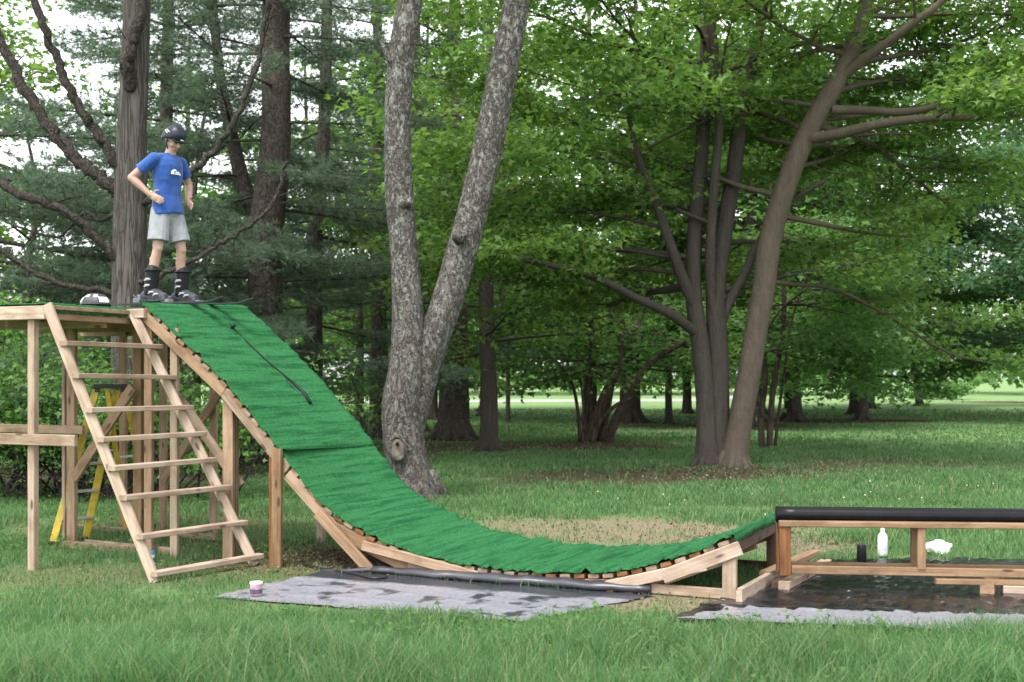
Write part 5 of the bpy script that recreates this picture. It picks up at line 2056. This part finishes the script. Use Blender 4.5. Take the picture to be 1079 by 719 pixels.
    # hair under the helmet edge
    m2 = MB()
    ellipsoid(m2, hp(-.022, 0, .012), (.088, .081, .085), hq)
    m2.build('hair', mat_plain('hair_brown', (.10, .06, .035), .7, .4, 80), root, smooth=True)
    # helmet
    m_h = mat_plain('helmet_navy', (.008, .011, .022), .38, .3, 10, .35)
    V, Fc = [], []
    nu, nv = 36, 14
    for j in range(nv + 1):
        v = j / nv
        for i in range(nu):
            u = 2 * PI * i / nu
            low = .022 - .094 * (.5 - .5 * math.cos(u)) + .022 * math.exp(-((u - PI) / .6) ** 2)   # lower at the back
            low -= .03 * (math.exp(-((u - PI * .62) / .35) ** 2) + math.exp(-((u - PI * 1.38) / .35) ** 2))
            th = v * PI / 2
            zz = low + (.122 - low) * math.sin(th)
            k = math.cos(th) ** .8
            V.append(hp((.117 * k) * math.cos(u) - .010, .102 * k * math.sin(u), zz + .018))
    for j in range(nv):
        for i in range(nu):
            i2 = (i + 1) % nu
            Fc.append((j * nu + i, j * nu + i2, (j + 1) * nu + i2, (j + 1) * nu + i))
    m2 = MB(); m2.add(V, Fc)
    he = m2.build('helmet', m_h, root, smooth=True)
    so = he.modifiers.new('t', 'SOLIDIFY'); so.thickness = .016; so.offset = -1
    # small visor rim and light side marks
    m2 = MB()
    rim = [hp(.117 * math.cos(u) - .004, .101 * math.sin(u), .038 - .014 * abs(u)) for u in np.linspace(-.9, .9, 13)]
    m2.tube(rim, .009, 8)
    m2.build('brim', m_h, he, smooth=True)
    m_l = mat_plain('helmet_mark', (.55, .58, .60), .5, .2, 50)
    for sg in (-1, 1):
        m2 = MB()
        for k, (ua, ub, zh) in enumerate(((1.45, 2.05, .052), (1.55, 2.25, .032))):
            pts = []
            for u in np.linspace(ua, ub, 7):
                zz = zh - .01 * (u - 1.4)
                kk = math.cos(math.asin(min(.95, (zz + .04) / .17))) ** .62
                pts.append(hp(.1195 * math.cos(u) * kk - .010, sg * .1045 * math.sin(u) * kk, zz + .01))
            m2.tube(pts, [.002, .006, .006, .005, .006, .006, .002], 6)
        m2.build('side_mark', m_l, he, smooth=True)
    m2 = MB()
    m2.tube([hp(.106, -.020, .058), hp(.110, 0, .058), hp(.106, .020, .058)], .006, 6)
    m2.build('front_mark', m_l, he, smooth=True)
    # chin strap
    m2 = MB()
    m2.tube([hp(.0, -.083, -.0), hp(.025, -.076, -.05), hp(.045, -.050, -.098), hp(.05, 0, -.118), hp(.045, .050, -.098), hp(.025, .076, -.05), hp(.0, .083, 0)], .006, 6)
    m2.build('chin_strap', m_h, he, smooth=True)

    # T-shirt
    m_t, nt, bs, out = new_mat('blue_cotton')
    n1 = noise(nt, coords(nt), 9, 4)
    L(nt, ramp(nt, n1, [(.3, (.007, .046, .21)), (.7, (.012, .072, .30))]), bs.inputs['Base Color'])
    bs.inputs['Roughness'].default_value = .85
    bs.inputs['Sheen Weight'].default_value = .2
    bump(nt, bs, noise(nt, coords(nt, (5, 5, 2)), 2.2, 3, .5, 1.0), .6, .03)
    mb = MB()
    pts, rr = [], []
    for (z, rx, x) in ((.868, .172, .012), (.878, .178, .012), (.95, .172, .010), (1.05, .156, .006), (1.15, .150, .008), (1.25, .160, .012), (1.34, .166, .012), (1.40, .150, .012), (1.44, .105, .024), (1.472, .074, .036)):
        pts.append(Vector((x, 0, z))); rr.append(rx * .94)
    n0 = mb.n
    # torso as elliptical tube: x half depth .72 of y half width
    V, Fc = [], []
    seg = 28
    for i, (p, r) in enumerate(zip(pts, rr)):
        for k in range(seg):
            a = 2 * PI * k / seg
            fold = 1 + (.020 * math.sin(5 * a + i * .9) + .015 * math.sin(9 * a - i * 1.3)) * (1 if i < 7 else .3)
            V.append(p + Vector((math.cos(a) * r * .76 * fold, math.sin(a) * r * 1.06 * fold, .014 * math.sin(a * 2 + 1) if i < 2 else 0)))
    for i in range(len(pts) - 1):
        for k in range(seg):
            k2 = (k + 1) % seg
            Fc.append((i * seg + k, i * seg + k2, (i + 1) * seg + k2, (i + 1) * seg + k))
    Fc.append(tuple(reversed(range(seg)))); Fc.append(tuple(range((len(pts) - 1) * seg, len(pts) * seg)))
    mb.add(V, Fc)
    for sh, el in ((shR, elR), (shL, elL)):
        a = sh + (Vector((sh.x, 0, sh.z)) - sh) * .35 + Vector((0, 0, .0))
        e_ = sh.lerp(el, .62)
        cap(mb, a, sh, .056, .060)
        cap(mb, Vector((.032, sh.y * .30, 1.432)), sh + Vector((0, 0, .004)), .042, .050)
        d = (e_ - sh).normalized()
        mb.tube([sh - d * .02, sh.lerp(el, .25), sh.lerp(el, .45), e_], [.061, .061, .060, .062], 16, flute=.05, seed=2)
    remesh(mb, 't_shirt', .0068, 5, root, m_t)
    # white chest print: a wave in front of a peak
    m_w = mat_plain('print_white', (.72, .74, .78), .7)
    mb = MB()
    def cp(y, z):
        xx = .0
        r = .160 * 1.06
        k = max(0, 1 - (y / r) ** 2)
        return Vector((.016 + .160 * .76 * math.sqrt(k) + .009 - .05 * max(0, z - 1.30), y, z))
    def patch(poly):
        V = [cp(y, z) for (y, z) in poly]
        V2 = [v - Vector((.010, 0, 0)) for v in V]
        n = len(V)
        mb.add(V + V2, [tuple(range(n)), tuple(reversed(range(n, 2 * n)))] + [(i, n + i, n + (i + 1) % n, (i + 1) % n) for i in range(n)])
    zc = 1.275
    patch([(-.060, zc - .020), (-.058, zc + .004), (-.044, zc + .022), (-.024, zc + .030), (-.010, zc + .024), (-.022, zc + .018), (-.034, zc + .006), (-.034, zc - .012), (-.030, zc - .020)])
    patch([(-.026, zc - .020), (-.004, zc + .010), (.008, zc + .004), (.020, zc + .012), (.058, zc - .020)])
    patch([(-.020, zc + .018), (-.008, zc + .022), (-.002, zc + .013), (-.012, zc + .008)])
    mb.build('chest_print', m_w, root)

    # shorts
    m_s, nt, bs, out = new_mat('grey_jersey_shorts')
    L(nt, ramp(nt, noise(nt, coords(nt), 14, 4), [(.3, (.21, .215, .235)), (.7, (.30, .305, .325))]), bs.inputs['Base Color'])
    bs.inputs['Roughness'].default_value = .9
    bump(nt, bs, noise(nt, coords(nt, (6, 6, 2)), 2.4, 3, .5, .8), .6, .03)
    mb = MB()
    ellipsoid(mb, (0, 0, .93), (.118, .150, .13))
    cap(mb, (0, -.05, .84), (0, .05, .84), .085, .085)
    for hp_, kn in ((hipR, knR), (hipL, knL)):
        a, b = Vector(hp_), Vector(kn)
        e_ = a.lerp(b, .80)
        mb.tube([a + Vector((0, 0, .03)), a.lerp(b, .3), a.lerp(b, .6), e_], [.088, .096, .102, .105], 18, flute=.06, seed=4)
    remesh(mb, 'shorts', .0068, 5, root, m_s)
    # boots
    m_b = mat_plain('ski_boot_black', (.008, .008, .010), .5, .3, 15, .25)
    m_g = mat_plain('ski_boot_grey', (.045, .045, .055), .55, .6, 26, .25)
    m_w2 = mat_plain('buckle_grey', (.40, .40, .42), .35, .1, 20, .5)
    dyaw = ANG - yaw
    mats = Matrix.Rotation(dyaw, 3, 'Z')
    boots = []
    for an in (anR, anL):
        a = Vector(an)
        bo = empty('ski_boot', (a.x, a.y, 0), dyaw); bo.parent = root
        mb = MB()
        cap(mb, (-.005, 0, .10), (.022, 0, .305), .066, .070)
        shaft = remesh(mb, 'cuff', .008, 3, bo, m_b)
        mb = MB()
        cap(mb, (-.06, 0, .065), (.15, 0, .052), .056, .048)
        cap(mb, (0, 0, .10), (.10, 0, .07), .062, .05)
        mb.box((.045, 0, .022), (.31, .085, .04), bev=.01)
        remesh(mb, 'shell', .008, 2, bo, m_g)
        for (x, z, tilt, r) in ((.125, .088, .25, .05), (.075, .108, .45, .058), (.038, .175, .25, .070), (.045, .235, .2, .073)):
            mb = MB()
            pts = []
            for k in range(11):
                u = -PI / 2 * 1.1 + PI * 1.1 * k / 10
                pts.append(Vector((x - .05 + r * .95 * math.cos(u), (r + .002) * math.sin(u), z - .02 + tilt * .05 * math.cos(u))))
            mb.tube(pts, .0065, 6)
            mb.box((x - .02, -r - .004, z - .008), (.05, .012, .016), bev=.003)
            mb.build('buckle', m_w2, bo, smooth=False)
        mb = MB()
        pts = [Vector((.022 + .074 * math.cos(2 * PI * k / 16), .074 * math.sin(2 * PI * k / 16), .312)) for k in range(17)]
        mb.tube(pts, .012, 8, cap=False)
        mb.build('power_strap', m_b, bo, smooth=True)
        boots.append(a)
    # skis under the boots
    m_sk = mat_plain('ski_black', (.016, .016, .018), .35, .3, 8)
    m_sw = mat_plain('ski_white', (.14, .14, .155), .35, .2, 8)
    Rz = Matrix.Rotation(yaw, 3, 'Z')
    for i, a in enumerate(boots):
        wp = org + Rz @ Vector((a.x, a.y, 0))
        e = empty('ski', (wp.x, wp.y, Z_TOP + .03), ANG)
        tag(e, ("black ski under the skier's boot nearer the camera, tip over the crest", "black ski under the skier's boot farther from the camera")[i], 'ski', 'pair of skis under the skier')
        V, Fc = [], []
        n = 40
        Lf, Lb = (.86, .60)
        for k in range(n + 1):
            x = -Lb + (Lf + Lb) * k / n
            u = max(0, (x - (Lf - .20)) / .20); ub = max(0, (-x - (Lb - .18)) / .18)
            z = .045 * u * u + .11 * ub * ub + .004
            wdt = (.043 + .010 * abs(x / Lf) ** 2) * math.sqrt(max(.02, 1 - max(u, ub) ** 4))
            V += [(x, -wdt, z), (x, wdt, z), (x, wdt, z + .011), (x, -wdt, z + .011)]
        for k in range(n):
            for m_ in range(4):
                Fc.append((k * 4 + m_, k * 4 + (m_ + 1) % 4, (k + 1) * 4 + (m_ + 1) % 4, (k + 1) * 4 + m_))
        Fc += [(0, 3, 2, 1), (n * 4, n * 4 + 1, n * 4 + 2, n * 4 + 3)]
        mb = MB(); mb.add(V, [tuple(reversed(f)) for f in Fc])
        mb.build('board', m_sk, e)
        mb = MB()
        mb.box((.20, 0, .032), (.09, .07, .034), bev=.008); mb.box((.16, 0, .05), (.03, .05, .03), bev=.006)
        mb.build('toe_piece', m_sw, e)
        mb = MB()
        mb.box((-.145, 0, .04), (.10, .065, .05), bev=.008); mb.box((-.13, 0, .075), (.04, .05, .05), bev=.008)
        mb.build('heel_piece', m_sw, e)
        mb = MB()
        mb.tube([Vector((-.10, -.052, .03)), Vector((-.17, -.056, .10))], .004, 6); mb.tube([Vector((-.10, .052, .03)), Vector((-.17, .056, .10))], .004, 6)
        mb.build('brake', m_sw, e)


make_person()
